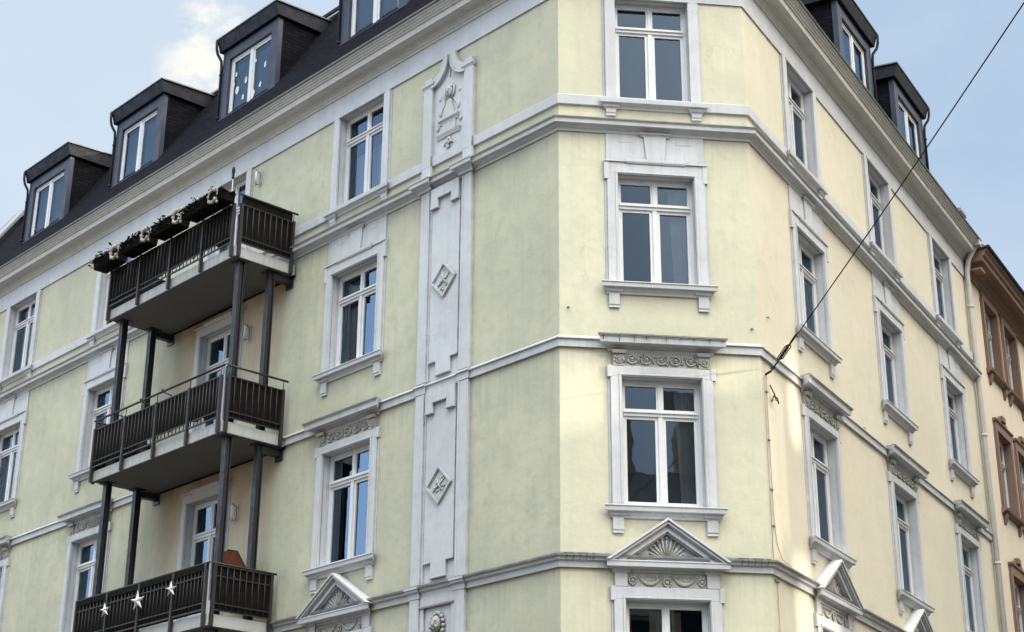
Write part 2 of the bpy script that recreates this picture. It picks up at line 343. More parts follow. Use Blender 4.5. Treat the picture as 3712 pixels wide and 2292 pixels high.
top = MB(); top.face([top.bm.verts.new((*pathpt(i, -2.4).xy, 21.75)) for i in (0, 1, 2, 3)]); top.build('roof_deck', 'zinc_dark', house)
# parapet of the party wall on the far left, with a wire on little stands
pw = MB()
def slopez(d): return 18.07 + (0.44 - d) * (21.38 - 18.07) / 2.06
pw.extr(-23.45, -23.12, [(.52, 17.9), (.52, 18.15), (-1.75, slopez(-1.75) + .16), (-1.85, slopez(-1.75) - .1), (-1.7, 20.0)], 0)
o = pw.build('parapet', 'zinc_dark', house); place(o, 'L', 0)
pw = MB(); pw.extr(-23.48, -23.09, [(.56, 18.15), (.56, 18.2), (-1.7, slopez(-1.7) + .22), (-1.7, slopez(-1.7) + .165)], 0)
pw.build('coping', 'gutter', o)
pw = MB(); pw.tube([(-23.3, .2, slopez(.2) + .5), (-23.3, -.6, slopez(-.6) + .5), (-23.3, -1.5, slopez(-1.5) + .42), (-23.3, -1.7, slopez(-1.7) + .2)], .012, 5)
for d in (-.2, -.95): pw.tube([(-23.3, d, slopez(d) + .15), (-23.3, d, slopez(d) + .5)], .012, 5)
o = pw.build('lightning_wire', 'wire', house); place(o, 'L', 0)

# ------------------------------------------------------------------ ornament
def scrolls(mb, x0, x1, z0, z1, d, n, rnd, r=0.013):
    """running scrollwork with leaves and rosettes"""
    w = (x1 - x0) / n; h = z1 - z0
    for i in range(n):
        cx = x0 + w * (i + .5); cz = (z0 + z1) / 2; sg = 1 if i % 2 else -1
        R0 = min(w, h) * 0.42
        pts = []
        for k in range(22):
            t = k / 21; a = sg * (t * 3.4 * PI) + PI * (i % 2); rr = R0 * (1 - .8 * t)
            pts.append((cx + rr * math.cos(a), d, cz + rr * math.sin(a)))
        mb.tube(pts, [r * (1.25 - .6 * k / 21) for k in range(22)], 5)
        mb.blob(cx, d, cz, r * 2, r * 2, r * 2, 7, 4)
        for k in range(7):
            a = rnd.uniform(0, 2 * PI); rr = R0 * rnd.uniform(.75, 1.25)
            x = cx + rr * math.cos(a) * min(1.4, w / h); z = cz + rr * math.sin(a)
            if x0 < x < x1 and z0 + .01 < z < z1 - .01:
                mb.blob(x, d - .003, z, rnd.uniform(.018, .04), rnd.uniform(.012, .022), rnd.uniform(.01, .02), 7, 4, rnd.uniform(0, PI))
        mb.tube([(cx + w * .5, d, z0 + h * .15), (cx + w * .42, d, cz), (cx + w * .5, d, z1 - h * .15)], r * .9, 5)
def garland(mb, xa, xb, z, sag, d, rnd):
    for k in range(15):
        t = k / 14; x = xa + (xb - xa) * t; zz = z - sag * 4 * t * (1 - t); big = math.sin(PI * t)
        mb.blob(x, d, zz, .016 + .022 * big, .014 + .014 * big, .014 + .02 * big, 7, 4, rnd.uniform(0, 3))
        if k % 2: mb.blob(x + rnd.uniform(-.02, .02), d + .006, zz + .035 * big, .018, .012, .014, 6, 4)
    for k in range(6):
        t = k / 5; mb.tube([(xa + (xb - xa) * (.1 + .16 * k), d, z + .005), (xa + (xb - xa) * (.14 + .16 * k), d, z - .03)], .009, 5)
def roundel(mb, x, z, r, d):
    pts = [(x + r * math.cos(a), d, z + r * math.sin(a)) for a in [2 * PI * k / 14 for k in range(15)]]
    mb.tube(pts, r * .28, 6); mb.blob(x, d, z, r * .62, r * .4, r * .62, 8, 5)
    mb.blob(x, d, z - r * 1.35, r * .35, r * .3, r * .3, 6, 4)

def console(mb, x, w, ztop, zbot, d):
    """bracket under a sill: little capital and tapering block"""
    h = w / 2
    mb.extr(x - h - .0, x + h + .0, [(-.01, ztop), (-.01, ztop - .085), (.035, ztop - .085), (.05, ztop - .06), (.075, ztop - .045), (.085, ztop)], .75)
    mb.extr(x - h, x + h, [(-.01, ztop - .08), (.055, ztop - .08), (.05, zbot + .05), (.035, zbot + .04), (.04, zbot), (-.01, zbot)], 0)

CACHE = {}
def cached(key, fn):
    if key not in CACHE: CACHE[key] = fn()
    return CACHE[key]
# ---- timber casement: outer frame, transom, two lights over two sashes
def sash_mesh(w, h, tr=0.715, door=False):
    mb = MB(); d0, d1 = -.205, -.14
    jb = .05
    mb.box(-w, -w + jb, d0, d1, 0, h); mb.box(w - jb, w, d0, d1, 0, h)
    mb.box(-w + jb, w - jb, d0, d1, h - .06, h); mb.box(-w + jb, w - jb, d0, d1, 0, .045)
    zt = h * tr; mb.box(-w + jb, w - jb, d0, d1 + .02, zt, zt + .085); mb.extr(-w + jb, w - jb, [(d1 + .02, zt + .055), (d1 + .045, zt + .05), (d1 + .045, zt + .068), (d1 + .02, zt + .085)], 0)
    mb.box(-.026, .026, d0, d1, zt + .085, h - .06)
    mb.box(-.035, .035, d0, d1 + .012, .045, zt)
    def ring(x0, x1, z0, z1, t, da, db):
        mb.box(x0, x0 + t, da, db, z0, z1); mb.box(x1 - t, x1, da, db, z0, z1)
        mb.box(x0 + t, x1 - t, da, db, z1 - t, z1); mb.box(x0 + t, x1 - t, da, db, z0, z0 + t * 1.25)
    for sg in (-1, 1):
        a, b = sorted((sg * .035, sg * (w - jb))); ring(a, b, .045, zt, .05, d0 + .01, d1 - .012)
        a, b = sorted((sg * .026, sg * (w - jb))); ring(a, b, zt + .085, h - .06, .032, d0 + .01, d1 - .012)
    if door:
        for sg in (-1, 1):
            a, b = sorted((sg * .085, sg * (w - jb - .05))); mb.box(a, b, d0 + .015, d1 - .02, .1, .75)
    return mb.mesh('window', 'frame')
def pane_mesh(w, h, tr=0.715, seed=0):
    rnd = random.Random(seed); mb = MB(); zt = h * tr; d = -.18
    for x0, x1, z0, z1 in ((-w + .06, -.04, .06, zt - .02), (.04, w - .06, .06, zt - .02), (-w + .06, -.03, zt + .08, h - .08), (.03, w - .06, zt + .08, h - .08)):
        a = rnd.uniform(-.004, .004); b = rnd.uniform(-.005, .005)
        mb.quad([(x0, d - a - b, z0), (x1, d + a - b, z0), (x1, d + a + b, z1), (x0, d - a + b, z1)])
    return mb.mesh('pane', 'glass', recalc=False)
def curtain_mesh(w, h, style, seed):
    rnd = random.Random(seed); mb = MB()
    def sheet(x0, x1, z0, z1, amp, waves, d=-.36, drift=0.0):
        n = 28; rows = []
        for j in range(5):
            t = j / 4; z = z1 + (z0 - z1) * t; row = []
            for i in range(n + 1):
                u = i / n; x = x0 + (x1 - x0) * u + drift * t * (1 - u)
                row.append(mb.v(x, d + amp * (math.sin(u * waves * 2 * PI + .5 * t) + .4 * math.sin(u * waves * 4.7 * PI + 1)), z))
            rows.append(row)
        for a, b in zip(rows, rows[1:]):
            for k in range(n): mb.face([a[k], a[k + 1], b[k + 1], b[k]], True)
    if style == 'side': sheet(w * .42, w - .02, .02, h - .05, .018, 4, drift=.08)
    elif style == 'both': sheet(w * .5, w - .02, .02, h - .05, .018, 4, drift=.06); sheet(-w + .02, -w * .5, .02, h - .05, .018, 4)
    elif style == 'full': sheet(-w + .02, w - .02, .02, h - .05, .012, 10)
    elif style == 'right': sheet(-.02, w - .02, .02, h - .3, .012, 6)
    elif style == 'low': sheet(-w + .02, w - .02, .02, h * .62, .012, 9)
    return mb.mesh('curtain', 'curtain', recalc=False)
# ---- stucco surrounds, in local window coordinates (z = 0 at the sill)
def surround_mesh(w, h, row):
    mb = MB(); bw = .178; d = .055
    top_h = {4: h + .045, 3: h + .24, 2: h + .17, 1: h + .19, 0: h + .22}[row]
    for sg in (-1, 1):
        a, b = sorted((sg * w, sg * (w + bw))); mb.box(a, b, -.01, d, -.05, h)
        if row != 4:   # inner bead
            a, b = sorted((sg * (w + .012), sg * (w + .045))); mb.box(a, b, d - .002, d + .012, -.04, h + .02)
        a, b = sorted((sg * (w + bw), sg * (w + bw + .035))); mb.box(a, b, -.01, .02, -.05, h)
        if row in (1, 2, 3): # ears at the top
            a, b = sorted((sg * (w + bw - .03), sg * (w + bw + .05))); mb.box(a, b, -.01, d + .006, h - (.1 if row == 3 else .02), top_h + .004)
    if row == 4: mb.box(-w - bw, w + bw, -.01, d - .004, h, top_h)
    else:
        mb.box(-w - bw + .001, w + bw - .001, -.01, d - .003, h, top_h)
        mb.box(-w - .045, w + .045, d - .005, d + .012, h + .015, h + .045)
    if row in (0, 3):
        e = w + bw + .05
        mb.box(-e, -w * .72, d, d + .022, top_h - .025, top_h + .006); mb.box(w * .72, e, d, d + .022, top_h - .025, top_h + .006)
        mb.extr(-w * .74, w * .74, [(0, top_h - .05), (d + .012, top_h - .05), (d + .03, top_h - .02), (d + .032, top_h + .03), (0, top_h + .05)], .4)
        if row == 3:   # flat panel and keystone up to the belt
            mb.box(-w - bw - .01, w + bw + .01, -.01, .022, top_h, 14.58 - ROWS[3][0])
            zt = 14.575 - ROWS[3][0]
            mb.prism([(-.15, top_h + .03), (.15, top_h + .03), (.19, zt - .05), (-.19, zt - .05)], .02, .05)
            mb.extr(-.2, .2, [(0, zt - .06), (.05, zt - .06), (.06, zt - .035), (.085, zt - .02), (.1, zt), (0, zt)], .8)
            for sg in (-1, 1):
                a, b = sorted((sg * .35, sg * .62)); mb.box(a, b, .02, .026, zt - .17, zt - .05)
    if row == 4:
        mb.box(-w - .03, w + .03, d - .006, d + .008, h, h + .03)
    return mb.mesh('surround', 'trim')
def sill_mesh(w, row):
    mb = MB(); e = w + .178 + (.02 if row != 4 else .02)
    if row == 4: prof = [(-.02, -.17), (.03, -.17), (.04, -.13), (.07, -.105), (.125, -.10), (.13, -.02), (.05, .0), (-.2, .01), (-.2, -.03), (-.02, -.03)]
    else: prof = [(-.02, -.20), (.035, -.20), (.045, -.165), (.08, -.13), (.085, -.115), (.14, -.11), (.145, -.045), (.16, -.04), (.16, -.022), (.05, .0), (-.2, .01), (-.2, -.03), (-.02, -.03)]
    k = len(prof)
    mb.extr(-e + .0, e - .0, [(max(d, -.02), z) for d, z in prof[:k - 3]] + [(-.02, -.01)], .75)
    mb.box(-w + .001, w - .001, -.2, -.005, -.04, .008)
    zt = -.105 if row == 4 else -.115
    zb = -.305 if row == 4 else -.435
    for sg in (-1, 1): console(mb, sg * (w + .09), .17, zt, zb, .1)
    return mb.mesh('sill', 'trim')
def flash_mesh(w, z, d, t=.012):
    mb = MB(); mb.extr(-w, w, [(-.01, z + .05), (-.01, z + .05 + t), (d + .012, z + t), (d + .014, z - .014), (d + .006, z - .014), (d + .004, z)], .8); return mb.mesh('flashing', 'lead')
def reveal_mesh(w, h, rev=.27):
    mb = MB()
    for q in (((-w, 0), (w, 0)), ((w, 0), (w, h)), ((w, h), (-w, h)), ((-w, h), (-w, 0))):
        (xa, za), (xb, zb) = q; mb.quad([(xa, .01, za), (xb, .01, zb), (xb, -rev, zb), (xa, -rev, za)])
    bmesh.ops.remove_doubles(mb.bm, verts=mb.bm.verts[:], dist=1e-5)
    return mb.mesh('reveal', 'trim', False)
def hood_mesh(w, h):
    mb = MB(); e = w + .19; z0 = h + .42
    mb.extr(-e, e, [(-.02, z0 - .01), (.03, z0 - .01), (.04, z0 + .03), (.08, z0 + .045), (.085, z0 + .065), (.225, z0 + .075), (.232, z0 + .165), (.25, z0 + .17), (.25, z0 + .2), (.04, z0 + .25), (-.02, z0 + .25)], .8)
    return mb.mesh('hood', 'trim')
def frieze2_mesh(w, h, seed):
    rnd = random.Random(seed); mb = MB(); e = w + .15; z0, z1 = h + .175, h + .415
    mb.box(-e, e, -.01, .02, z0, z1)
    for sg in (-1, 1):
        a, b = sorted((sg * (e - .02), sg * (e - .19)))
        mb.box(a, b, .0, .04, z0, z1)
        mb.extr(a, b, [(.03, z1 - .06), (.07, z1 - .05), (.085, z1 - .002), (.03, z1 - .002)], .3)
        scrolls(mb, a + .01, b - .01, z0 + .02, z1 - .08, .045, 1, rnd, .011)
    scrolls(mb, -e + .2, e - .2, z0 + .015, z1 - .015, .026, 5, rnd, .015)
    for v in mb.bm.verts: v.co.y *= 1.45
    return mb.mesh('frieze', 'relief')
def frieze1_mesh(w, h, seed):
    rnd = random.Random(seed); mb = MB(); e = w + .15; z0, z1 = h + .195, h + .41
    mb.box(-e + .18, e - .18, -.01, .012, z0, z1)
    for sg in (-1, 1): roundel(mb, sg * (e - .26), (z0 + z1) / 2 - .01, .052, .025)
    roundel(mb, 0, (z0 + z1) / 2 - .03, .058, .025)
    garland(mb, -e + .34, -.08, z1 - .045, .12, .02, rnd); garland(mb, .08, e - .34, z1 - .045, .12, .02, rnd)
    return mb.mesh('frieze', 'relief')
def pediment_mesh(w, h):
    """triangular pediment on side blocks"""
    mb = MB(); e = w + .15; z1 = h + .41; zb = z1 + .05
    for sg in (-1, 1):
        a, b = sorted((sg * (e + .01), sg * (e - .18))); mb.box(a, b, -.01, .05, h + .195, z1 + .03)
        mb.extr(a, b, [(0, z1 - .01), (.055, z1 - .01), (.06, z1 + .015), (.09, z1 + .03), (.1, zb), (0, zb)], .6)
    mb.extr(-e, e, [(-.02, z1), (.03, z1), (.04, z1 + .03), (.1, zb), (.19, zb + .005), (.195, zb + .075), (.205, zb + .08), (.205, zb + .1), (-.02, zb + .1)], .8)
    # raking cornice
    zr = zb + .1; W, H = w + .32, .66
    def chev(t0, t1, d1, zz=zr):
        L = math.hypot(W, H); f0 = t0 * L / W; f1 = t1 * L / W; g0 = t0 * L / H; g1 = t1 * L / H
        mb.prism([(-W + g0, zz), (0, zz + H - f0), (W - g0, zz), (W - g1, zz), (0, zz + H - f1), (-W + g1, zz)], -.01, d1)
    chev(0, .035, .235); chev(.035, .075, .205); chev(.075, .09, .17); chev(.09, .16, .14); chev(.16, .18, .1)
    L = math.hypot(W, H); g = .17 * L / H; f = .17 * L / W
    mb.prism([(-W + g, zr), (0, zr + H - f), (W - g, zr)], -.01, .03)
    return mb.mesh('pediment', 'trim')
def shell_mesh(w, h, seed):
    rnd = random.Random(seed); mb = MB(); zr = h + .41 + .15
    for k in range(13):
        a = math.radians(14 + 152 * k / 12); r = .17 + .17 * math.sin(a) ** 2
        r1 = r * (1.25 if abs(math.cos(a)) > .7 else 1)
        mb.tube([(.05 * math.cos(a), .045, zr + .03 + .05 * math.sin(a)), (r1 * .6 * math.cos(a), .05, zr + .02 + r1 * .6 * math.sin(a)), (r1 * math.cos(a), .045, zr + .02 + r1 * math.sin(a))], [.01, .016, .022], 6)
        mb.blob(r1 * 1.08 * math.cos(a), .055, zr + .02 + r1 * 1.08 * math.sin(a), .022, .02, .022, 7, 4)
    for sg in (-1, 1):
        for k in range(6):
            x = sg * (.3 + .05 * k); mb.blob(x, .045, zr + .045 + .012 * math.sin(k * 2), .026, .02, .022 - .002 * k, 7, 4, k)
        roundel(mb, sg * .06, zr + .035, .03, .05)
    mb.blob(0, .05, zr + .05, .04, .03, .05, 8, 5)
    return mb.mesh('shell_ornament', 'relief')
CURT = {('C', 4): 'low0', ('C', 3): 'side', ('C', 2): 'side', ('C', 1): None}
wi = 0
for f, s, r, w in WIN:
    z0, z1 = ROWS[r]; h = z1 - z0; wi += 1
    win = link('window', cached(('sash', w, r), lambda: sash_mesh(w, h)), house); place(win, f, s, z0)
    link('pane', cached(('pane', w, r, wi % 4), lambda: pane_mesh(w, h, seed=wi)), win)
    st = {'C': {4: None, 3: 'side', 2: 'side', 1: 'low'}, 'L': {4: 'full', 3: 'both', 2: 'side', 1: 'both'}, 'R': {4: 'both', 3: 'side', 2: 'both', 1: 'full'}}[f][r]
    if f != 'C' and (wi * 7) % 5 == 0: st = {'right': 'full', 'side': 'both', None: 'side', 'both': 'side', 'full': 'low'}[st]
    if (f, r) == ('C', 1):
        mb = MB()
        for x0, x1 in ((-.6, -.5), (-.22, .0), (.12, .26)): mb.quad([(x0, -.3, 0), (x1, -.31, 0), (x1, -.3, h - .1), (x0, -.31, h - .1)])
        link('curtain', mb.mesh('curtain', 'cream', False), win); st = None  # cream strips stand in for a sunlit facade mirrored in the panes
    if st: link('curtain', cached(('cur', w, r, st), lambda: curtain_mesh(w, h, st, wi)), win)
    link('surround', cached(('sur', w, r), lambda: surround_mesh(w, h, r)), win, .005)
    link('reveal', cached(('rev', w, r), lambda: reveal_mesh(w, h)), win)
    if r > 1:
        link('sill', cached(('sill', w, r), lambda: sill_mesh(w, r)), win, .004)
        if r == 2: link('flashing', cached(('fl', w, 2), lambda: flash_mesh(w + .19, h + .62, .25)), win)
    if r == 2:
        link('hood', cached(('hood', w), lambda: hood_mesh(w, h)), win, .004)
        link('frieze', cached(('fr2', w, wi % 3), lambda: frieze2_mesh(w, h, wi)), win)
    if r == 1:
        link('pediment', cached(('ped', w), lambda: pediment_mesh(w, h)), win, .004)
        link('frieze', cached(('fr1', w), lambda: frieze1_mesh(w, h, 3)), win)
        link('shell_ornament', cached(('shell', w), lambda: shell_mesh(w, h, 4)), win)
def bird_wire(e, z0, d, name, par):
    mb = MB(); rb = random.Random(5)
    for dd in (d - .03, d - .10): mb.tube([(-e + 2 * e * k / 12, dd, z0 + .02 + .008 * math.sin(k * 2.3 + dd * 40)) for k in range(13)], .0045, 4)
    for k in range(9):
        x = -e + .05 + (2 * e - .1) * k / 8 + rb.uniform(-.04, .04)
        mb.tube([(x, d - .14, z0 + .0), (x, d - .1, z0 + .035), (x + .01, d - .03, z0 + .02), (x + .012, d + .008, z0 - .01), (x + .008, d + .008, z0 - rb.uniform(.05, .12))], .0045, 4)
    link(name, mb.mesh(name, 'black'), par)
for o in [o for o in house.children if o.name.startswith('window') and abs(o.location.x - 1.605) < .01 and abs(o.location.y) < .01]:
    z = round(o.location.z, 2)
    if z == 8.22: bird_wire(1.02, 2.07 + .62, .25, 'bird_wire', o)
mbw = MB(); rb = random.Random(9)
for xa, xb in ((.02, .52), (2.68, 3.18)):
    for dd in (.09, .13): mbw.tube([(xa + (xb - xa) * k / 6, dd, 7.447 - dd * .1 + .006 * math.sin(k * 2.1)) for k in range(7)], .004, 4)
    for k in range(5):
        x = xa + (xb - xa) * (k + .5) / 5; mbw.tube([(x, .05, 7.452), (x, .1, 7.448), (x, .152, 7.43), (x + .01, .156, 7.39), (x, .11, 7.33)], .004, 4)
o = mbw.build('bird_wire', 'black', house); place(o, 'C', 0)
for f, s, za, zb, w in DOORS:
    h = zb - za
    dr = link('balcony_door', cached(('dsash', h), lambda: sash_mesh(w, h, .74, True)), house); place(dr, f, s, za)
    link('pane', cached(('dpane', h), lambda: pane_mesh(w, h, .74, 5)), dr)
    link('surround', cached(('dsur', h), lambda: surround_mesh(w, h, 4 if zb > 17 else 0)), dr, .005)
    link('reveal', cached(('drev', h), lambda: reveal_mesh(w, h)), dr)
    if zb < 17: link('curtain', cached(('dcur', h), lambda: curtain_mesh(w, h, 'right', 8)), dr)

# ------------------------------------------------------------------ pilaster on the left face
PA, PB = 2.085, 3.43      # outer edges along the face
def strip_set(mb, z0, z1, kind):
    for a, b in ((PA, PA + .235), (PB - .235, PB)):
        mb.box(-b, -a, -.01, .075, z0, z1)
        mb.box(-b + (.2 if a > 3 else 0), -a - (0 if a > 3 else .2), .07, .085, z0, z1)
    mb.box(-(PB - .24), -(PA + .24), -.01, .02, z0, z1)
    # recessed panel with its border
    for a, b in ((PA + .235, PA + .285), (PB - .285, PB - .235)): mb.box(-b, -a, -.01, .05, z0, z1)
pil = []
def diamond(mb, zc, hx=.32, hz=.33):
    c = -(PA + PB) / 2
    for t0, t1, d in ((1, .86, .10), (.86, .78, .08)):
        pts = [(0, 1), (1, 0), (0, -1), (-1, 0)]
        for i in range(4):
            (ax, az), (bx, bz) = pts[i], pts[(i + 1) % 4]
            mb.prism([(c + ax * hx * t0, zc + az * hz * t0), (c + bx * hx * t0, zc + bz * hz * t0), (c + bx * hx * t1, zc + bz * hz * t1), (c + ax * hx * t1, zc + az * hz * t1)], .01, d)
    mb.prism([(c, zc + hz * .78), (c + hx * .78, zc), (c, zc - hz * .78), (c - hx * .78, zc)], .01, .066)
def carve(mb, c, z, rnd, n=16, sp=.11):
    for k in range(n):
        mb.blob(c + rnd.gauss(0, sp * .55), .07, z + rnd.gauss(0, sp * .6), rnd.uniform(.014, .04), rnd.uniform(.015, .03), rnd.uniform(.012, .03), 7, 4, rnd.uniform(0, 3))
rnd = random.Random(21)
for z0, z1, name in ((7.46, 10.745, 'pilaster'), (10.94, 14.56, 'pilaster')):
    mb = MB(); strip_set(mb, z0, z1, 0)
    o = mb.build(name, 'trim', house, .005); place(o, 'L', 0)
    mb = MB(); c = -(PA + PB) / 2; zt = z1 - .12
    # raised panel: stepped foot at the bottom, two hanging side blocks joined by a lintel at the top
    mb.prism([(c - .37, z0 + .32), (c - .19, z0 + .32), (c - .19, z0 + .06), (c + .19, z0 + .06), (c + .19, z0 + .32), (c + .37, z0 + .32), (c + .37, zt - .05), (c - .37, zt - .05)], .01, .058)
    mb.prism([(c - .375, zt - .30), (c - .17, zt - .30), (c - .17, zt - .12), (c + .17, zt - .12), (c + .17, zt - .30), (c + .375, zt - .30), (c + .375, zt + .1), (c - .375, zt + .1)], .01, .105)
    for x0, x1, zz, dd in ((-.37, -.17, zt - .30, .105), (.17, .37, zt - .30, .105), (-.17, .17, zt - .12, .105), (-.19, .19, z0 + .06, .058), (-.37, -.2, z0 + .32, .058), (.2, .37, z0 + .32, .058)):
        mb.extr(c + x0, c + x1, [(dd - .01, zz - .004), (dd + .018, zz), (dd + .02, zz + .03), (dd - .01, zz + .035)], 0)
    link('panel_block', mb.mesh('panel_block', 'trim'), o, .004)
    mb = MB(); zc = 9.06 if z0 < 10 else 12.72
    diamond(mb, zc); carve(mb, c, zc, rnd, 16, .12)
    mb.tube([(c - .15, .07, zc - .1), (c - .02, .085, zc - .02), (c + .14, .07, zc + .1)], .016, 5); mb.tube([(c + .13, .07, zc - .14), (c + .02, .085, zc - .02), (c - .06, .07, zc + .14)], .014, 5)
    link('diamond_relief', mb.mesh('diamond_relief', 'trim_worn'), o)
# lower stretch with a small face in a sunk panel
mb = MB(); z0, z1 = 2.0, 7.24
for a, b in ((PA, PA + .235), (PB - .235, PB)): mb.box(-b, -a, -.01, .075, z0, z1)
mb.box(-(PB - .24), -(PA + .24), -.01, .055, 7.09, z1); mb.box(-(PB - .24), -(PB - .33), -.01, .05, z0, 7.09); mb.box(-(PA + .33), -(PA + .24), -.01, .05, z0, 7.09); mb.box(-(PB - .34), -(PA + .34), -.01, .012, z0, 7.09)
mb.extr(-(PB - .25), -(PA + .25), [(.05, 7.06), (.075, 7.07), (.09, 7.1), (.05, 7.1)], .3)
o = mb.build('pilaster', 'trim', house, .005); place(o, 'L', 0)
mb = MB(); c = -(PA + PB) / 2; zc = 6.76
mb.blob(c, .05, zc + .02, .10, .09, .13, 12, 8)                       # head
mb.blob(c, .14, zc + .0, .022, .03, .045, 8, 5)                       # nose
for sg in (-1, 1):
    mb.blob(c + sg * .045, .125, zc + .055, .03, .015, .012, 8, 4); mb.blob(c + sg * .05, .12, zc + .02, .02, .015, .012, 7, 4)
    mb.blob(c + sg * .055, .11, zc - .035, .035, .03, .03, 8, 5)
mb.blob(c, .125, zc - .065, .035, .02, .012, 8, 4)
for k in range(16):
    a = 2 * PI * k / 16; mb.blob(c + .15 * math.cos(a), .04, zc - .02 + .21 * math.sin(a), .045, .035, .035, 7, 4, a)
for k in range(7): mb.blob(c + rnd.uniform(-.08, .08), .07, zc - .15 - .03 * (k % 3), .03, .03, .03, 7, 4)
link('face_relief', mb.mesh('face_relief', 'relief'), o)
# top stretch: two strips, concave gable, relief of a head over a pedestal
mb = MB(); z0, z1 = 14.79, 16.78
for a, b in ((PA, PA + .235), (PB - .235, PB)):
    mb.box(-b, -a, -.01, .085, z0, z1)
    mb.extr(-b + .0, -a - .0, [(0, z1 - .1), (.088, z1 - .1), (.1, z1 - .07), (.115, z1 - .06), (.118, z1 - .02), (.09, z1), (0, z1)], .4)
    mb.box(-b + .02, -a - .02, -.01, .08, z1, z1 + .1)
c = -(PA + PB) / 2; x0, x1 = -(PB - .235), -(PA + .235); nk = .17
mb.box(x0 - .001, x1 + .001, -.01, .025, z0 + .28, z1 - .06)
lo = []; hi = []
for k in range(13):
    t = k / 12; a = t * PI / 2
    lo.append((x0 - .03 + (c - .015 - x0 + .03) * math.sin(a) ** 1.0 * 1.0, z1 - .14 + .50 * (1 - math.cos(a))))
    hi.append((x0 - .03 + (c - nk - x0 + .03) * math.sin(a), z1 + .06 + .36 * (1 - math.cos(a))))
for sg in (1, -1):
    A = [(c + (x - c) * sg, z) for x, z in lo]; B = [(c + (x - c) * sg, z) for x, z in hi]
    for k in range(12): mb.prism([A[k], A[k + 1], B[k + 1], B[k]], -.01, .075)
    for k in range(12): mb.prism([A[k], A[k + 1], (A[k + 1][0], A[k + 1][1] + .04), (A[k][0], A[k][1] + .04)], .07, .1)
    for k in range(12): mb.prism([A[k], A[k + 1], (A[k + 1][0], z1 - .07), (A[k][0], z1 - .07)], -.01, .024) if k > 2 else None
mb.box(c - nk, c + nk, -.01, .075, z1 + .40, 17.205)
mb.prism([(c - nk, z1 + .40), (c + nk, z1 + .40), (c + .015, z1 + .36), (c - .015, z1 + .36)], -.01, .074)
o = mb.build('pilaster', 'trim', house, .005); place(o, 'L', 0)
mb = MB(); zc = 16.42
mb.blob(c, .04, zc, .085, .07, .12, 12, 8); mb.blob(c, .115, zc - .02, .018, .025, .035, 8, 5); mb.blob(c, .04, zc + .09, .11, .05, .05, 10, 5)
mb.tube([(c - .13, .05, zc + .08), (c - .12, .05, zc - .08), (c - .07, .05, zc - .16)], .022, 6); mb.tube([(c + .13, .05, zc + .08), (c + .12, .05, zc - .08), (c + .07, .05, zc - .16)], .022, 6)
for sg in (-1, 1): mb.blob(c + sg * .04, .115, zc + .02, .02, .012, .01, 7, 4); mb.tube([(c + sg * .1, .03, zc - .16), (c + sg * .2, .03, zc - .3), (c + sg * .26, .03, zc - .42)], .02, 5)
mb.blob(c, .112, zc - .085, .03, .015, .01, 7, 4)
mb.prism([(c - .06, zc - .16), (c + .06, zc - .16), (c + .16, zc - .5), (c - .16, zc - .5)], .02, .06)
mb.extr(c - .24, c + .24, [(.02, zc - .62), (.05, zc - .62), (.06, zc - .58), (.1, zc - .55), (.1, zc - .51), (.02, zc - .5)], .3)
mb.box(c - .18, c + .18, .02, .05, zc - .8, zc - .6); mb.extr(c - .3, c + .3, [(.02, zc - .9), (.05, zc - .9), (.07, zc - .86), (.09, zc - .82), (.02, zc - .8)], .2)
for sg in (-1, 1): mb.blob(c + sg * .31, .04, zc - .66, .04, .03, .05, 7, 4); mb.tube([(c, .04, zc - .92), (c + sg * .07, .05, zc - 1.03), (c + sg * .13, .03, zc - 1.06)], .02, 5); mb.blob(c + sg * .24, .03, zc - .35, .05, .025, .09, 7, 4); mb.blob(c + sg * .27, .03, zc - .05, .04, .02, .06, 7, 4)
carve(mb, c, zc - 1.05, rnd, 8, .1)
for v in mb.bm.verts: v.co.y *= .88
link('bust_relief', mb.mesh('bust_relief', 'trim_worn'), o)
# the courses break forward over the strips
for a, b in ((PA, PA + .235), (PB - .235, PB)):
    for pr, dd, rr in ((B4, .08, .6), (C2, .035, .3), (C3, .035, .3)):
        o = MB().extr(-b, -a, [(-.01, z) if d < 0 else (d + dd, z) for d, z in pr], rr).build('course_break', 'trim', house); place(o, 'L', 0)
    o = MB().box(-b, -a, .0, .088, 15.06, 15.25).build('course_break', 'trim', house); place(o, 'L', 0)

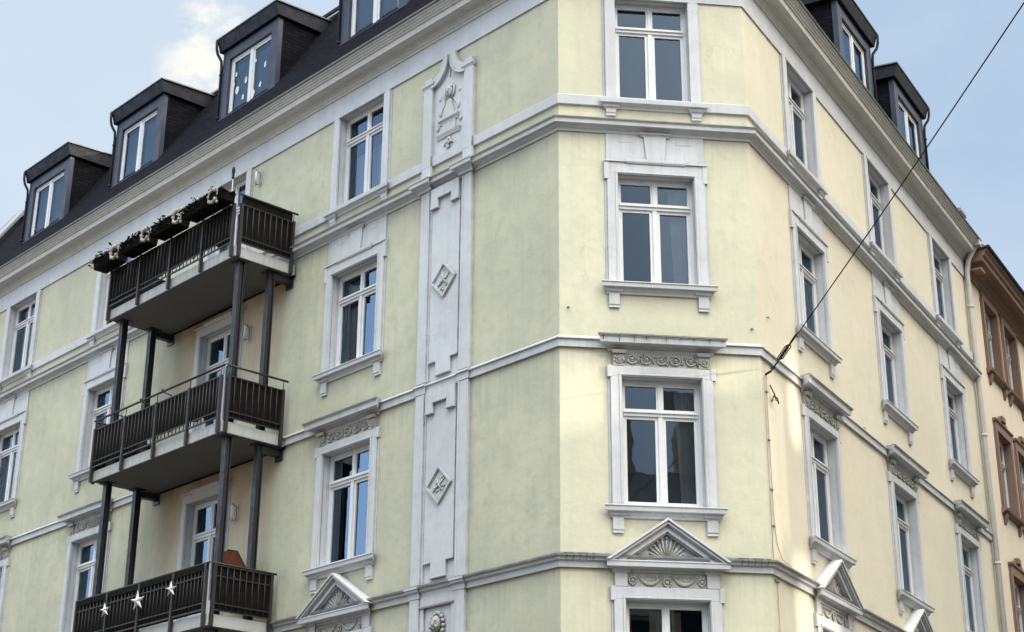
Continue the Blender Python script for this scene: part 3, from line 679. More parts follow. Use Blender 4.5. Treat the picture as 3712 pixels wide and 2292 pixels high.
# ------------------------------------------------------------------ dormers
def dormer(f, s, w=1.05, rw=1.14):
    sg = 1 if FR[f][2] > 0 else -1
    g = MB()     # cheeks in slate and front in zinc
    zt = 20.92; z0 = 18.5
    for k in (-1, 1):
        a, b = sorted((k * w, k * (w - .04))); g.box(a, b, -2.1, -.27, z0, zt)
    d = g.build('dormer', 'slate', house); place(d, f, s)
    fm = MB(); ow = .80
    zo, z1 = 19.16, 20.64
    for k in (-1, 1):
        a, b = sorted((k * (w + .012), k * ow)); fm.box(a, b, -.34, -.245, z0, zt)
        a, b = sorted((k * (w + .014), k * (w - .05))); fm.box(a, b, -.36, -.236, z0, zt - .01)
    fm.box(-ow, ow, -.34, -.25, z0, zo); fm.box(-ow, ow, -.34, -.25, z1, zt)
    fm.extr(-w - .03, w + .03, [(-.26, zo - .035), (-.21, zo - .035), (-.205, zo - .01), (-.26, zo + .01)], 0)
    fm.box(-w - .015, w + .015, -.25, -.24, z0, zo - .17)
    link('front', fm.mesh('front', 'zinc'), d, .004)
    rf = MB()
    rf.prismx([(-.20, 20.90), (-.17, 20.90), (-.10, 21.16), (-.10, 21.20), (-1.72, 21.30), (-1.72, 20.92)], -rw, rw)
    r = link('dormer_roof', rf.mesh('dormer_roof', 'zinc_dark'), d, .006)
    ed = MB(); ed.prismx([(-.12, 21.20), (-.075, 21.198), (-.07, 21.222), (-.1, 21.23), (-1.72, 21.325), (-1.72, 21.30)], -rw - .04, rw + .04)
    link('roof_edge', ed.mesh('roof_edge', 'gutter'), d)
    sl = MB(); sl.prismx([(-.165, 20.935), (-.16, 20.935), (-.108, 21.13), (-.113, 21.13)], -rw + .09, rw - .09); link('fascia_board', sl.mesh('fascia_board', 'zinc_dark'), d)
    wm = MB(); fw = .055; zo2, z2 = zo + .01, z1
    da, db = -.36, -.31
    wm.box(-ow, -ow + fw, da, db, zo2, z2); wm.box(ow - fw, ow, da, db, zo2, z2); wm.box(-ow + fw, ow - fw, da, db, z2 - fw, z2); wm.box(-ow + fw, ow - fw, da, db, zo2, zo2 + fw); wm.box(-.05, .05, da, db + .01, zo2 + fw, z2 - fw)
    for k in (-1, 1):
        a, b = sorted((k * .05, k * (ow - fw))); t = .05
        wm.box(a, a + t, da, db - .012, zo2 + fw, z2 - fw); wm.box(b - t, b, da, db - .012, zo2 + fw, z2 - fw); wm.box(a + t, b - t, da, db - .012, z2 - fw - t, z2 - fw); wm.box(a + t, b - t, da, db - .012, zo2 + fw, zo2 + fw + t)
    link('window_frame', wm.mesh('window_frame', 'frame'), d, .003)
    pm = MB()
    for k in (-1, 1):
        a, b = sorted((k * .08, k * (ow - fw - .03))); pm.quad([(a, -.345, zo2 + .08), (b, -.345 + .002 * k, zo2 + .08), (b, -.345 + .003, z2 - .08), (a, -.345, z2 - .08)])
    link('pane', pm.mesh('pane', 'glass', False), d)
    bl = MB(); bl.quad([(-ow + .04, -.42, zo2 + .02), (ow - .04, -.42, zo2 + .02), (ow - .04, -.42, z2 - .16), (-ow + .04, -.42, z2 - .16)]); link('blind', bl.mesh('blind', 'blind', False), d)
    bx = MB(); bx.quad([(-ow, -.9, zo2 - .3), (ow, -.9, zo2 - .3), (ow, -.9, z2 + .1), (-ow, -.9, z2 + .1)]); link('lining', bx.mesh('lining', 'room', False), d)
    dp = MB(); x = sg * (rw + .0); xi = sg * (w + .03)
    dp.tube([(x, -.08, 21.17), (x, -.09, 20.98), (x - sg * .01, -.12, 20.85), (xi, -.2, 20.68), (xi, -.215, 20.5), (xi, -.215, 18.6), (xi, -.1, 18.42), (xi + sg * .02, .0, 18.36)], .032, 8)
    for zz in (20.3, 19.2): dp.tube([(xi, -.215, zz), (xi, -.215, zz + .05)], .042, 8)
    dp.tube([(xi + sg * .0, -.215, 18.72), (xi + sg * .16, -.12, 18.62)], .03, 8)
    link('downpipe', dp.mesh('downpipe', 'zinc_dark'), d)
    return d
dm = [dormer('L', s) for s in (5.52, 9.93, 14.57, 19.0)] + [dormer('R', s, 1.08, 1.2) for s in (7.28, 11.1)]
# paper cut-outs stuck on one dormer's glass and dark stickers in the top corners of three
cut = MB(); rc = random.Random(4)
for x, z in ((.62, 20.2), (.55, 19.78), (.22, 19.9), (.3, 19.5), (-.35, 19.55), (-.1, 19.42), (-.5, 20.0), (-.12, 20.25), (-.4, 19.25), (.7, 19.98)):
    r = rc.uniform(.045, .10); n = 7
    cut.face([cut.v(-x + r * math.cos(2 * PI * k / n + .3) * rc.uniform(.5, .9), -.337, z + r * 1.3 * math.sin(2 * PI * k / n + .3) * rc.uniform(.7, 1.1)) for k in range(n)])
link('paper_shape', cut.mesh('paper_shape', 'star', False), dm[1])
lead_box = MB(); lead_box.box(-.7, .7, -3.0, -2.25, 21.3, 22.2); lead_box.box(-.76, .76, -3.06, -2.19, 22.2, 22.28)
o = lead_box.build('chimney', 'zinc_dark', house); place(o, 'L', 9.75)

# thin wire stapled down the corner by the cable hook
wv = MB(); rr = random.Random(3)
wv.tube([(.2 + .012 * math.sin(z * 3.1), .018, z) for z in [10.5 - .25 * k for k in range(10)]] + [(.24, .018, 7.98), (.3, .02, 7.75), (.45, .03, 7.55), (.5, .15, 7.44)], .0055, 5)
for z in (10.2, 9.4, 8.6, 8.02): wv.box(.17, .24, .0, .03, z, z + .02)
wv.tube([(.22, .018, 7.2), (.22, .018, 5.0), (.23, .018, 2.0)], .0055, 5); wv.box(.14, .3, 0, .03, 7.16, 7.19)
wv.tube([(.12, .012, z) for z in (10.42, 9.0, 7.45)], .004, 5)
o = wv.build('wall_wire', 'wire', house); place(o, 'R', 0)
# grey downpipe with a swan neck at the party wall
dp = MB(); x = 13.66
dp.tube([(x - .02, .42, 18.02), (x, .30, 17.86), (x, .16, 17.62), (x, .10, 17.35), (x, .10, 17.0), (x, .10, 0)], .062, 10)
for z in (16.4, 13.2, 10.2, 7.2): dp.tube([(x, .10, z), (x, .10, z + .06)], .075, 10)
dp.box(x - .13, x + .13, .32, .5, 17.93, 18.1)
o = dp.build('downpipe', 'cornice', house); place(o, 'R', 0)

# ------------------------------------------------------------------ balcony tower on the left face
tower = thing('balcony_tower', 'black steel balcony tower of three railed decks standing before the yellow facade', 'balcony', P('L', 9.6, 0, 0), FR['L'][1])
def tx(s): return -(s - 9.6)
SA, SB, DO = 7.30, 11.93, 1.42
LV = [7.2, 10.725, 14.215]
def post_mesh(h):
    mb = MB(); a = .066
    mb.box(-a, a, a - .018, a, 0, h); mb.box(-a, a, -a, -a + .018, 0, h); mb.box(-.012, .012, -a, a, 0, h); mb.box(-a + .012, a - .03, -a + .03, a - .03, 0, h)
    return mb.mesh('post', 'steel')
pm = None
for s, d in ((7.47, 1.17), (11.76, 1.15), (7.47, .47), (11.76, .47)):
    pm = pm or post_mesh(14.2)
    o = link('post', pm, tower, .003); o.location = (tx(s), -d, 0)
for z in LV:
    mb = MB(); mb.box(tx(SB), tx(SA), .03, DO, z, z + .215)
    sl = mb.build('floor_slab', 'slab', tower, .006)
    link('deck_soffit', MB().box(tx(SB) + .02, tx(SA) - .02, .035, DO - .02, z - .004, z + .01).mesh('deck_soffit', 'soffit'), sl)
    for s, d in ((7.47, 1.17), (11.76, 1.15), (7.47, .47), (11.76, .47)):
        MB().box(tx(s) - .14, tx(s) + .14, d - .12, d + .12, z - .025, z - .002).build('cap_plate', 'steel', tower)
    for s in (7.47, 11.76):
        MB().box(tx(s) - .06, tx(s) + .06, .0, .45, z - .16, z - .04).box(tx(s) - .11, tx(s) + .11, 0, .03, z - .24, z - .03).build('wall_bracket', 'steel', tower)
    mb = MB(); mb.box(tx(SB), tx(SA), .001, .028, z - .03, z + .02); mb.build('wall_joint', 'screen', tower)
    # railing
    mb = MB(); zf = z + .215; DR = 1.47
    ztop = z + 1.07
    mull = [11.90, 10.73, 9.57, 8.41, 7.36]
    def rail(x0, x1, d0, d1, zz, r=.014): mb.tube([(x0, d0, zz), (x1, d1, zz)], r, 6)
    for s in mull: mb.box(tx(s) - .028, tx(s) + .028, DR - .03, DR + .03, z - .02, ztop + .02)
    for s, e in ((tx(11.90), tx(7.36)),):
        mb.box(s, e, DR - .012, DR + .012, ztop - .012, ztop + .012); mb.box(s, e, DR - .01, DR + .01, zf + .17, zf + .19); mb.box(s, e, DR - .012, DR + .012, zf + .05, zf + .08)
        if z < 8: mb.box(s, e, DR - .01, DR + .01, ztop - .2, ztop - .18)
    for a, b in zip(mull, mull[1:]):
        k = 9
        for i in range(1, k):
            x = tx(a + (b - a) * i / k); mb.tube([(x, DR, zf + .05), (x, DR, ztop)], .011, 5)
    XS = {1: tx(SA) + .05, -1: tx(SB) - .05}
    for sg, x in XS.items():
        for d in (1.37, .16): mb.box(x - .03, x + .03, d - .028, d + .028, z - .02, ztop + .02)
        for zz in (ztop, zf + .18, zf + .065): mb.box(x - .011, x + .011, .16, 1.37, zz - .011, zz + .011)
        if z < 8: mb.box(x - .01, x + .01, .16, 1.37, ztop - .2, ztop - .18)
        for i in range(1, 9):
            d = .16 + 1.21 * i / 9; mb.tube([(x, d, zf + .05), (x, d, ztop)], .011, 5)
    rl = mb.build('railing', 'bars', tower)
    hb = MB(); zh = ztop + (.20 if z > 8 else .03); e1, e2 = tx(11.95), tx(7.27)
    if z < 14:
        hb.tube([(e1, DR, zh), (e2, DR, zh)], .022, 8)
        for s in mull: hb.tube([(tx(s), DR, ztop), (tx(s), DR, zh)], .009, 5)
    for x in XS.values():
        hb.tube([(x, 0.06, zh), (x, 1.42, zh)], .022, 8)
        for d in (.16, 1.37): hb.tube([(x, d, ztop), (x, d, zh)], .009, 5)
    if 8 < z < 14:
        for s in (11.2, 10.2, 9.4):   # small scrolls that carry the handrail inwards
            hb.tube([(tx(s), DR, zh), (tx(s) + .02, DR - .15, zh - .03), (tx(s) + .05, DR - .3, zh - .1)], .012, 5)
            hb.blob(tx(s), DR, zh + .03, .03, .03, .03, 7, 5)
    link('handrail', hb.mesh('handrail', 'bars'), rl)
    ps = MB(); dq = DR - .035; rz = random.Random(int(z * 10)); n = 40; lo = []; hi = []
    for i in range(n + 1):
        x = tx(11.88) + (tx(7.4) - tx(11.88)) * i / n
        zl = zf + (.03 if z < 8 else .10 + .02 * rz.random())
        if z > 8 and .28 < i / n < .9: zl = zf + .16 + .05 * rz.random()
        lo.append(ps.v(x, dq + .006 * math.sin(i * 2.1), zl)); hi.append(ps.v(x, dq + .004 * math.sin(i * 1.7), ztop + (.03 if z < 8 else .01 + .03 * (rz.random() > .6) * (z < 14))))
    for i in range(n): ps.face([lo[i], lo[i + 1], hi[i + 1], hi[i]])
    for x, o2 in ((XS[1], -.03), (XS[-1], .03)):
        ps.quad([(x + o2, .17, zf + .06), (x + o2, 1.36, zf + .06), (x + o2, 1.36, zh if z < 8 or z > 14 else ztop), (x + o2, .17, zh if z < 8 or z > 14 else ztop)])
    link('privacy_screen', ps.mesh('privacy_screen', 'screen', False), rl)
    if z < 8:
        tb = MB(); tb.box(tx(11.93), tx(7.3), DR + .012, DR + .016, ztop - .09, ztop + .04); link('cloth_edge', tb.mesh('cloth_edge', 'screen'), rl)

# planter boxes on the top railing
def planter(s0, s1, label):
    mid = (s0 + s1) / 2; hw = abs(s1 - s0) / 2; ztop = LV[2] + 1.07
    t = thing('planter_box', label, 'planter', P('L', mid, 1.66, ztop + .0), FR['L'][1], 'planter boxes hung along the top balcony railing')
    mb = MB(); mb.extr(-hw, hw, [(-.15, 0), (.15, 0), (.18, .2), (.165, .2), (.14, .03), (-.14, .03), (-.165, .2), (-.18, .2)], 0)
    for x in (-hw, hw - .01): mb.prismx([(-.15, 0), (.15, 0), (.175, .195), (-.175, .195)], x, x + .01)
    mb.extr(-hw, hw, [(-.19, .18), (-.19, .21), (-.165, .21), (-.165, .18)], 0); mb.extr(-hw, hw, [(.165, .18), (.165, .21), (.195, .21), (.195, .18)], 0)
    b = link('trough', mb.mesh('trough', 'box'), t, .004)
    mb = MB(); rp = random.Random(int(mid * 100))
    mb.box(-hw + .02, hw - .02, -.11, .11, .12, .16)
    for k in range(int(hw * 1000)):
        x = rp.uniform(-hw - .03, hw + .03); clump = .5 + .5 * math.sin(x * 9 + mid * 3)
        y = rp.uniform(-.2, .27); z = .18 + abs(rp.gauss(0, .05)) * (.4 + clump * 1.2) - (rp.uniform(.03, .2) if y > .17 else 0)
        a = rp.uniform(0, 2 * PI); tl = rp.uniform(-.9, .9); r = rp.uniform(.02, .06)
        u = Vector((math.cos(a), math.sin(a), tl)).normalized() * r; w = Vector((-math.sin(a), math.cos(a), rp.uniform(-.6, .6))).normalized() * r * .6
        c = Vector((x, y, z)); mb.face([mb.v(*(c - u)), mb.v(*(c + w)), mb.v(*(c + u * 1.1)), mb.v(*(c - w))])
    for k in range(int(hw * 14)):
        x = rp.uniform(-hw, hw); mb.tube([(x, rp.uniform(-.08, .1), .15), (x + rp.uniform(-.06, .06), rp.uniform(-.08, .15), .25 + rp.random() * .05)], .006, 4)
    link('plant', mb.mesh('plant', 'leaf', False), t)
    return t
PLN = [(12.08, 11.28, 'black planter box of withered plants at the far left end of the top balcony rail'), (10.98, 10.08, 'black planter box second from the left end of the top balcony rail'),
       (9.78, 8.9, 'black planter box of withered plants third along the top balcony rail'), (8.6, 7.32, 'longest black planter box nearest the corner of the top balcony rail')]
for s0, s1, lb in PLN: planter(s0, s1, lb)
# pale ring-shaped holders in the gaps
for s, lb in ((11.13, 'pale ring holder hanging between the two leftmost planter boxes'), (9.93, 'pale ring holder hanging between the two middle planter boxes'), (8.75, 'pale ring holder hanging left of the longest planter box'), (7.5, 'pale ring holder at the corner end of the longest planter box')):
    t = thing('wreath', lb, 'wreath', P('L', s, 1.87, LV[2] + 1.15), FR['L'][1], 'pale ring holders on the top balcony rail')
    mb = MB(); mb.tube([(.13 * math.cos(a), .02, .13 * math.sin(a)) for a in [PI * (.35 + 1.5 * k / 15) for k in range(16)]], [.03 + .014 * math.sin(k * 2.3) for k in range(16)], 7)
    link('ring', mb.mesh('ring', 'white'), t)
    mb = MB(); mb.tube([(.13, .0, -.16), (.12, .0, .17)], .014, 6); mb.blob(.13, 0, -.15, .03, .025, .03, 7, 5); mb.blob(.12, 0, .13, .028, .02, .045, 7, 5)
    link('hook', mb.mesh('hook', 'white'), t)
# white paper stars
for s, z, r, rot, lb in ((10.64, 7.93, .155, .12, 'white paper star hanging leftmost on the lowest balcony railing'), (9.47, 7.93, .21, .08, 'largest white paper star in the middle of the lowest balcony railing'), (8.34, 7.97, .16, .05, 'white paper star nearest the corner of the lowest balcony railing')):
    mb = MB(); pts = []
    for k in range(10):
        a = PI / 2 + k * PI / 5 + rot; rr = r * .9 * (1.0 if k % 2 == 0 else .36) * (1.12 if k in (0,) else 1)
        pts.append(mb.v(rr * math.cos(a), 0, rr * math.sin(a)))
    f1 = mb.v(0, .055, 0); b1 = mb.v(0, -.055, 0)
    for k in range(10): mb.face([pts[k], pts[(k + 1) % 10], f1]); mb.face([pts[(k + 1) % 10], pts[k], b1])
    o = mb.build('paper_star', 'star'); place(o, 'L', s, z, 1.56); o.rotation_euler = (0, 0, FR['L'][1] + .25)
    tag(o, lb, 'star', 'paper stars on the lowest balcony')
# folded rust-brown sling on the lowest deck
t = thing('deck_chair', 'rust brown canvas chair back with dark frame rising behind the lowest balcony railing', 'chair', P('L', 8.1, .40, LV[0] + .215), FR['L'][1])
mb = MB(); mb.prism([(-.5, .40), (.6, .4), (.6, .74), (.33, 1.03), (.03, 1.38), (-.25, 1.46), (-.5, 1.44)], -.015, .015); link('canvas', mb.mesh('canvas', 'rust'), t)
mb = MB(); mb.tube([(-.5, 0, 0), (-.5, 0, 1.45), (-.25, 0, 1.47), (.03, 0, 1.4), (.33, 0, 1.05), (.6, 0, .75), (.62, .0, 0)], .018, 6); link('chair_frame', mb.mesh('chair_frame', 'black'), t)
# wall lamps by the balcony doors
for z, lb in ((16.66, 'small white bracket lamp on the wall beside the top balcony door'), (13.24, 'small white bracket lamp on the wall beside the middle balcony door'), (9.56, 'small white bracket lamp on the wall beside the lowest balcony door')):
    t = thing('wall_lamp', lb, 'lamp', P('L', 8.76, 0, z), FR['L'][1], 'bracket lamps beside the balcony doors')
    mb = MB(); mb.box(-.035, .035, 0, .02, .02, .34); link('back_plate', mb.mesh('back_plate', 'trim'), t, .004)
    mb = MB(); mb.tube([(0, .12, .36), (0, .11, .33), (0, .02, .3), (0, .02, .05), (0, .11, .02), (0, .12, -.01)], .014, 6); link('bracket', mb.mesh('bracket', 'lead'), t)
    mb = MB(); mb.tube([(0, .12, .04), (0, .12, .31)], .03, 8); link('tube_light', mb.mesh('tube_light', 'frame'), t)
# slim pole at the top deck
t = thing('garden_pole', 'thin pole rising behind the planter at the corner of the top balcony', 'pole', P('L', 7.66, 1.36, LV[2] + .215), FR['L'][1])
mb = MB(); mb.tube([(0, 0, 0), (0, 0, 1.6)], .012, 6); link('shaft', mb.mesh('shaft', 'white'), t)
mb = MB(); mb.blob(0, 0, 1.72, .035, .035, .1, 8, 6); mb.tube([(0, 0, 1.55), (0, 0, 1.64)], .026, 6); link('tip', mb.mesh('tip', 'black'), t)

# ------------------------------------------------------------------ brown and peach neighbour
nb = thing('terraced_house', 'peach plastered house with brown sandstone windows and brown eaves beside the yellow building', 'building', P('R', LEN_R, 0, 0), BE)
NW = [(15.84 - LEN_R, .60), (17.70 - LEN_R, .60), (20.4 - LEN_R, .60), (22.25 - LEN_R, .6)]
NROWS = [(15.34, 17.18), (11.86, 13.80), (8.4, 10.29), (4.9, 6.8)]
mb = MB(); hs = [(x - w, x + w, a, b) for x, w in NW for a, b in NROWS]
xs = sorted({0.0, 13.0, *[h[0] for h in hs], *[h[1] for h in hs]}); zs = sorted({0.0, 17.5, *[h[2] for h in hs], *[h[3] for h in hs]})
for a, b in zip(xs, xs[1:]):
    for c, e in zip(zs, zs[1:]):
        if not any(h[0] < (a + b) / 2 < h[1] and h[2] < (c + e) / 2 < h[3] for h in hs): mb.quad([(a, 0, c), (b, 0, c), (b, 0, e), (a, 0, e)])
mb.build('wall', 'peach', nb, recalc=False)
mb = MB(); mb.quad([(0, -1.2, 0), (13, -1.2, 0), (13, -1.2, 18), (0, -1.2, 18)]); mb.build('inner_wall', 'room', nb)
mb = MB(); mb.extr(0.06, 13, [(-.02, 17.36), (.05, 17.36), (.06, 17.42), (.1, 17.46), (.11, 17.52), (.17, 17.57), (.2, 17.6), (.46, 17.62), (.47, 17.72), (.52, 17.75), (.54, 17.82), (.6, 17.86), (.61, 17.9), (-.02, 17.9)], 0); mb.build('cornice', 'sandstone', nb)
mb = MB(); mb.extr(0.02, 13, [(.5, 17.905), (.66, 17.905), (.675, 17.95), (.66, 17.97), (.5, 17.95)], 0); mb.build('gutter', 'zinc_dark', nb)
mb = MB(); mb.extr(0, 13, [(.6, 17.93), (-3.5, 21.4), (-3.5, 17.8), (.3, 17.88)], 0); mb.build('roof', 'tile', nb)
mb = MB(); mb.box(6.25, 6.75, -1.62, -1.45, 19.2, 21.92); mb.box(6.2, 6.8, -1.68, -1.4, 21.92, 22.02); mb.build('chimney', 'lead', nb)
mb = MB(); mb.box(.02, .34, -.01, .16, 17.3, 17.62); mb.box(.04, .4, .1, .42, 17.38, 17.44); mb.build('eaves_box', 'sandstone', nb)
for ri, (za, zb) in enumerate(NROWS):
    h = zb - za
    for x, w in NW:
        wn = link('window', cached(('nsash', ri), lambda: sash_mesh(.6, h, .66)), nb); wn.location = (x, 0, za)
        link('pane', cached(('npane', ri), lambda: pane_mesh(.6, h, .66, ri)), wn)
        def ns():
            mb = MB()
            for k in (-1, 1):
                a, b = sorted((k * .6, k * .76)); mb.box(a, b, -.28, .06, -.02, h)
                a, b = sorted((k * .76, k * .80)); mb.box(a, b, -.01, .03, -.02, h)
            mb.box(-.76, .76, -.28, .06, h, h + .2); mb.extr(-.8, .8, [(0, h + .2), (.05, h + .2), (.09, h + .23), (.1, h + .27), (0, h + .28)], .3)
            if ri:
                mb.prism([(-.6, h + .27), (.6, h + .27), (.3, h + .42), (.12, h + .44), (-.12, h + .44), (-.3, h + .42)], -.01, .05); mb.box(-.14, .14, .0, .1, h + .36, h + .5)
            return mb.mesh('surround', 'sandstone')
        link('surround', cached(('nsur', ri), ns), wn, .005)
        def nsl():
            mb = MB(); mb.extr(-.86, .86, [(-.28, -.12), (.04, -.14), (.07, -.1), (.14, -.08), (.16, -.02), (-.28, .0)], 0)
            for k in (-1, 1): mb.extr(k * .66 - .07, k * .66 + .07, [(-.01, -.12), (.1, -.12), (.08, -.25), (.03, -.38), (-.01, -.38)], 0)
            return mb.mesh('sill', 'sandstone')
        link('sill', cached(('nsill', 0), nsl), wn, .005)

# ------------------------------------------------------------------ span cable from the corner across the street
A = P('R', .24, .10, 10.56); camloc = Vector((-3.4835, -23.8527, 1.6))
ray = Vector((0.40524, 0.81574, 0.55088)); B = camloc + ray * 18.9
dirv = (B - A)
cb = thing('span_cable', 'black overhead cable stretched from an eye bolt on the yellow corner across the street', 'cable', A)
def rel(v): return (v.x - A.x, -(v.y - A.y), v.z - A.z)
mb = MB(); far = A + dirv * 2.7
pts = []
for k in range(25):
    t = k / 24; q = A + (far - A) * t; q.z -= .05 * math.sin(PI * min(1, t * 2.7)); pts.append(rel(q))
mb.tube(pts, .0095, 6); link('cable', mb.mesh('cable', 'black'), cb)
mb = MB(); u = dirv.normalized()
for a, b, r in ((.08, .4, .014), (.4, .75, .024), (.75, .9, .013), (.9, 1.15, .017)): mb.tube([rel(A + u * a), rel(A + u * b)], r, 7)
w2 = u.cross(Vector((0, 0, 1))).normalized() * .045
for sg in (-1, 1): mb.tube([rel(A + u * .36), rel(A + u * .4 + w2 * sg), rel(A + u * .78 + w2 * sg), rel(A + u * .84)], .01, 5)
link('turnbuckle', mb.mesh('turnbuckle', 'black'), cb)
mb = MB(); hk = P('R', .22, 0, 10.5)
mb.tube([rel(hk), rel(A)], .018, 6); mb.tube([rel(A + Vector((.0, 0, .05)).lerp(u * .09, k / 8) + Vector((.03 * math.sin(k), 0, .02 * math.cos(k)))) for k in range(9)], .012, 5)
q = P('R', .32, .03, 10.36); mb.tube([rel(q), rel(q + Vector((.08, .03, -.16))), rel(q + Vector((.1, .03, -.26)))], .011, 5); mb.tube([rel(q + Vector((.02, .0, -.28))), rel(q + Vector((.06, .02, -.18))), rel(q + Vector((.13, .06, -.2))), rel(q + Vector((.15, .08, -.29)))], .013, 5)
link('eye_bolt', mb.mesh('eye_bolt', 'black'), cb)

# ------------------------------------------------------------------ ground and the street behind the camera (seen in the panes)
mb = MB()
for i in range(1): mb.face([mb.bm.verts.new(q) for q in ((-400, -400, 0), (400, -400, 0), (400, 400, 0), (-400, 400, 0))])
g = mb.build('ground', 'asphalt'); struct(g)
def far_house(name, label, c, rz, w, dep, h, rh, mat, cols, floors, stacks=((-.28, .6), (.3, .6))):
    t = thing(name, label, 'building', c, rz)
    mb = MB(); mb.box(-w / 2, w / 2, -dep, 0, 0, h); mb.build('wall', mat, t)
    mb = MB(); mb.extr(-w / 2 - .2, w / 2 + .2, [(.35, h - .1), (.35, h + .12), (-dep / 2, h + rh), (-dep - .3, h + .1), (-dep - .3, h - .1)], 0); mb.build('roof', 'tile', t)
    for x, hw in stacks:
        x *= w; mb = MB(); mb.box(x - hw, x + hw, -dep / 2 - 1.2, -dep / 2 + .2, h + rh * .3, h + rh + 2.2); mb.build('chimney', 'brickred', t)
    me = MB(); me.box(-.55, .55, -.02, .015, 0, 1.9); me = me.mesh('window', 'room')
    mf = MB()
    for k in (-1, 1): a, b = sorted((k * .55, k * .8)); mf.box(a, b, -.01, .09, -.1, 2.0)
    mf.box(-.8, .8, -.01, .1, 2.0, 2.3); mf.box(-.9, .9, -.01, .16, -.3, -.1); mf = mf.mesh('surround', 'farstone')
    for i in range(cols):
        for j in range(floors):
            o = link('window', me, t); o.location = ((i + .5) * w / cols - w / 2, 0, 1.6 + j * 3.4)
            link('surround', mf, o)
    return t
far_house('town_house', 'brown gabled house across the street reflected in the corner windows', (10, -33, 0), PI, 17, 10, 16.6, 3.6, 'brickred', 6, 4, ((.11, 1.0), (-.09, .8), (.4, .6)))
far_house('town_house', 'cream gabled house across the junction reflected in the corner windows', (-7.5, -34, 0), PI, 16, 10, 14.0, 4.5, 'farstone', 6, 4)
far_house('town_house', 'dark gabled house across the left street reflected in the facade windows', (-32.5, 4, 0), math.radians(-53.7) + PI, 30, 10, 13.5, 5, 'brickred', 9, 4)

# unseen wall added on the right, with openings cut to shape low sun patches
SUN_AZ, SUN_EL = math.atan2(2, -1), math.atan2(.55, math.sqrt(5))
us = Vector((2, -1, 0)).normalized(); vs = Vector((1, 2, 0)).normalized(); DB = 30.0
blk = thing('sun_blocker', 'unseen brown wall added to shape the low sun into patches on the corner', 'building', us * DB, math.atan2(vs.y, vs.x))
V0, V1, ZT = -6.0, 36.0, 29.5
HB = [(-.06, .36, 16.75, 17.8), (.95, 1.40, 16.95, 17.5), (1.76, 1.86, 14.2, 17.2), (2.14, 2.22, 14.6, 17.1), (2.66, 3.06, 16.3, 17.9), (2.45, 3.1, 12.7, 14.4), (3.15, 4.25, 11.6, 13.75)]
mb = MB(); xs = sorted({V0, V1, *[h[0] for h in HB], *[h[1] for h in HB]}); zs = sorted({0.0, ZT, *[h[2] for h in HB], *[h[3] for h in HB]})
for a, b in zip(xs, xs[1:]):
    for c, e in zip(zs, zs[1:]):
        if not any(h[0] < (a + b) / 2 < h[1] and h[2] < (c + e) / 2 < h[3] for h in HB): mb.quad([(a, 0, c), (b, 0, c), (b, 0, e), (a, 0, e)])
mb.build('wall', 'brickred', blk, recalc=False)
MB().box(V0, V1, -4, .3, ZT, ZT + .3).build('roof', 'tile', blk)  # roof and windows only dress the added blocker
me = MB().box(-.7, .7, -.05, -.02, 0, 1.7).mesh('window', 'room')
for i in range(9):
    for j in range(8):
        o = link('window', me, blk); o.location = (7 + i * 3.1, .06, 2 + j * 3.3)

# ------------------------------------------------------------------ sky, sun, camera
w = bpy.data.worlds.new('World'); sc.world = w; w.use_nodes = True
nt = w.node_tree; nt.nodes.clear(); L = nt.links.new
out = N(nt, 'ShaderNodeOutputWorld'); bg = N(nt, 'ShaderNodeBackground'); L(bg.outputs[0], out.inputs[0])
sky = N(nt, 'ShaderNodeTexSky'); sky.sky_type = 'NISHITA'; sky.sun_disc = False; sky.sun_elevation = SUN_EL; sky.sun_rotation = SUN_AZ
sky.altitude = 100; sky.air_density = 1.0; sky.dust_density = 1.2; sky.ozone_density = 1.5
tc = N(nt, 'ShaderNodeTexCoord'); sep = N(nt, 'ShaderNodeSeparateXYZ'); L(tc.outputs['Generated'], sep.inputs[0])
zc = N(nt, 'ShaderNodeMath', operation='MAXIMUM'); L(sep.outputs[2], zc.inputs[0]); zc.inputs[1].default_value = 0.0
za = N(nt, 'ShaderNodeMath', operation='ADD'); L(zc.outputs[0], za.inputs[0]); za.inputs[1].default_value = 0.25
dx = N(nt, 'ShaderNodeMath', operation='DIVIDE'); L(sep.outputs[0], dx.inputs[0]); L(za.outputs[0], dx.inputs[1])
dy = N(nt, 'ShaderNodeMath', operation='DIVIDE'); L(sep.outputs[1], dy.inputs[0]); L(za.outputs[0], dy.inputs[1])
cv = N(nt, 'ShaderNodeCombineXYZ'); L(dx.outputs[0], cv.inputs[0]); L(dy.outputs[0], cv.inputs[1])
# cloud bank low in the west (left of the view)
def dirmask(v, lo, hi):
    d = N(nt, 'ShaderNodeVectorMath', operation='DOT_PRODUCT'); nm = N(nt, 'ShaderNodeVectorMath', operation='NORMALIZE'); L(tc.outputs['Generated'], nm.inputs[0])
    L(nm.outputs[0], d.inputs[0]); d.inputs[1].default_value = v
    r = N(nt, 'ShaderNodeMapRange'); r.interpolation_type = 'SMOOTHSTEP'; r.inputs[1].default_value = lo; r.inputs[2].default_value = hi; L(d.outputs['Value'], r.inputs[0]); return r.outputs[0]
def mul(a, b):
    m = N(nt, 'ShaderNodeMath', operation='MULTIPLY')
    for k, v in enumerate((a, b)):
        if isinstance(v, float): m.inputs[k].default_value = v
        else: L(v, m.inputs[k])
    return m.outputs[0]
def add(a, b):
    m = N(nt, 'ShaderNodeMath', operation='ADD'); m.use_clamp = True; L(a, m.inputs[0]); L(b, m.inputs[1]); return m.outputs[0]
SKYK = 0.15
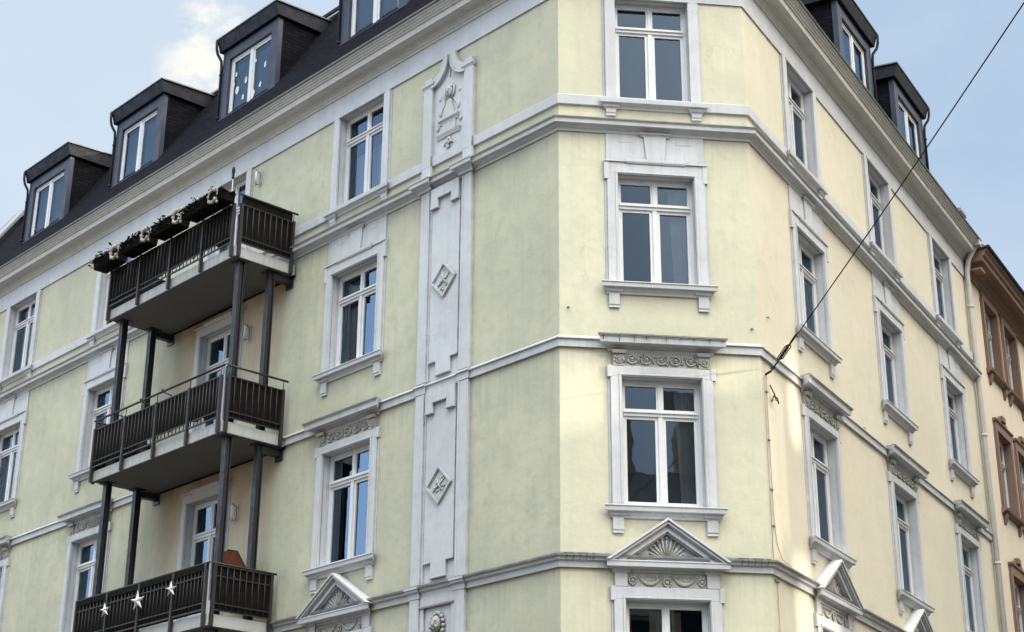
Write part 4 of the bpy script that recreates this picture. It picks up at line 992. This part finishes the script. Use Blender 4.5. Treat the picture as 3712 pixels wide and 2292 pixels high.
def skydir(px, py):
    f = 5964.35; rt = Vector((0.993183, -0.116374, 0.006603)); up = Vector((-0.049385, -0.368798, 0.928197)); fw = Vector((0.105583, 0.922196, 0.372031))
    return (fw + rt * ((px - 1856) / f) - up * ((py - 1146) / f)).normalized()
c1 = ramp(nt, noise(nt, cv.outputs[0], 1.5, 9, 0.6), 0.40, 0.70)
def nrm(*v): return tuple(Vector(v).normalized())
left = dirmask(tuple(skydir(-1400, 900)), 0.80, 0.995)
right = dirmask(tuple(skydir(3900, 300)), 0.90, 1.0)
puff = dirmask(tuple(skydir(770, 100)), 0.99965, 0.99999)
puff2 = dirmask(tuple(skydir(745, 270)), 0.9994, 0.99996)
pn = ramp(nt, noise(nt, cv.outputs[0], 15.0, 9, 0.66), 0.40, 0.56)
skyc = mixc(nt, 1.0, sky.outputs[0], (SKYK, SKYK, SKYK), 'MULTIPLY')
c = mixc(nt, 0.78, skyc, (0.52, 0.685, 0.91))
c = mixc(nt, mul(c1.outputs[0], 0.45), c, (0.80, 0.89, 0.98))
c = mixc(nt, mul(left, 0.65), c, (0.73, 0.84, 0.94))
hz = N(nt, 'ShaderNodeMapRange', interpolation_type='SMOOTHSTEP'); L(sep.outputs[2], hz.inputs[0]); hz.inputs[1].default_value = .52; hz.inputs[2].default_value = .12; hz.inputs[3].default_value = 0; hz.inputs[4].default_value = .55
c = mixc(nt, hz.outputs[0], c, (0.76, 0.86, 0.97))
pf = mul(add(puff, puff2), pn.outputs[0])
c = mixc(nt, pf, c, (1.0, 0.99, 0.93))
def lobe(c, v, lo, col):
    g = mixc(nt, 1.0, col, dirmask(v, lo, 1.0), 'MULTIPLY'); return mixc(nt, 1.0, c, g, 'ADD')
c = lobe(c, nrm(-.96, .22, .19), 0.935, (1.8, 2.3, 3.0))       # bright cloud bank over the left street
c = lobe(c, nrm(-.62, -.45, .66), 0.60, (0.72, 0.74, 0.74))
c = lobe(c, nrm(-.05, -.45, .89), 0.84, (5.2, 5.2, 4.95))     # glow added high above the view to light the corner face
c = lobe(c, nrm(.72, -.42, .62), 0.60, (4.2, 3.75, 3.1))       # hazy sun side
L(c, bg.inputs[0]); bg.inputs[1].default_value = 1.0
sun = bpy.data.lights.new('Sun', 'SUN'); sun.energy = 3.1; sun.angle = math.radians(0.85); sun.color = (1, .9, .75)
so = bpy.data.objects.new('Sun', sun); COL.objects.link(so)
sd = Vector((math.sin(SUN_AZ) * math.cos(SUN_EL), math.cos(SUN_AZ) * math.cos(SUN_EL), math.sin(SUN_EL)))
so.rotation_euler = sd.to_track_quat('Z', 'Y').to_euler(); so.location = (20, -20, 30)

cam = bpy.data.cameras.new('Camera'); co = bpy.data.objects.new('Camera', cam); COL.objects.link(co)
rt = Vector((0.99318347, -0.11637436, 0.00660345)); up = Vector((-0.04938459, -0.3687982, 0.92819666)); fw = Vector((0.10558295, 0.92219569, 0.37203138))
mw = Matrix((rt, up, -fw)).transposed().to_4x4(); mw.translation = camloc
co.matrix_world = mw
cam.sensor_width = 36; cam.lens = 5964.354 / 3712 * 36; cam.clip_end = 2000; cam.clip_start = 0.1
sc.camera = co
sc.view_settings.view_transform = 'Standard'; sc.view_settings.look = 'None'; sc.view_settings.exposure = 0; sc.view_settings.gamma = 1
sc.render.engine = 'CYCLES'
sc.cycles.max_bounces = 6; sc.cycles.diffuse_bounces = 3; sc.cycles.glossy_bounces = 3; sc.cycles.transparent_max_bounces = 8
sc.cycles.caustics_reflective = False; sc.cycles.caustics_refractive = False
sc.cycles.use_denoising = True
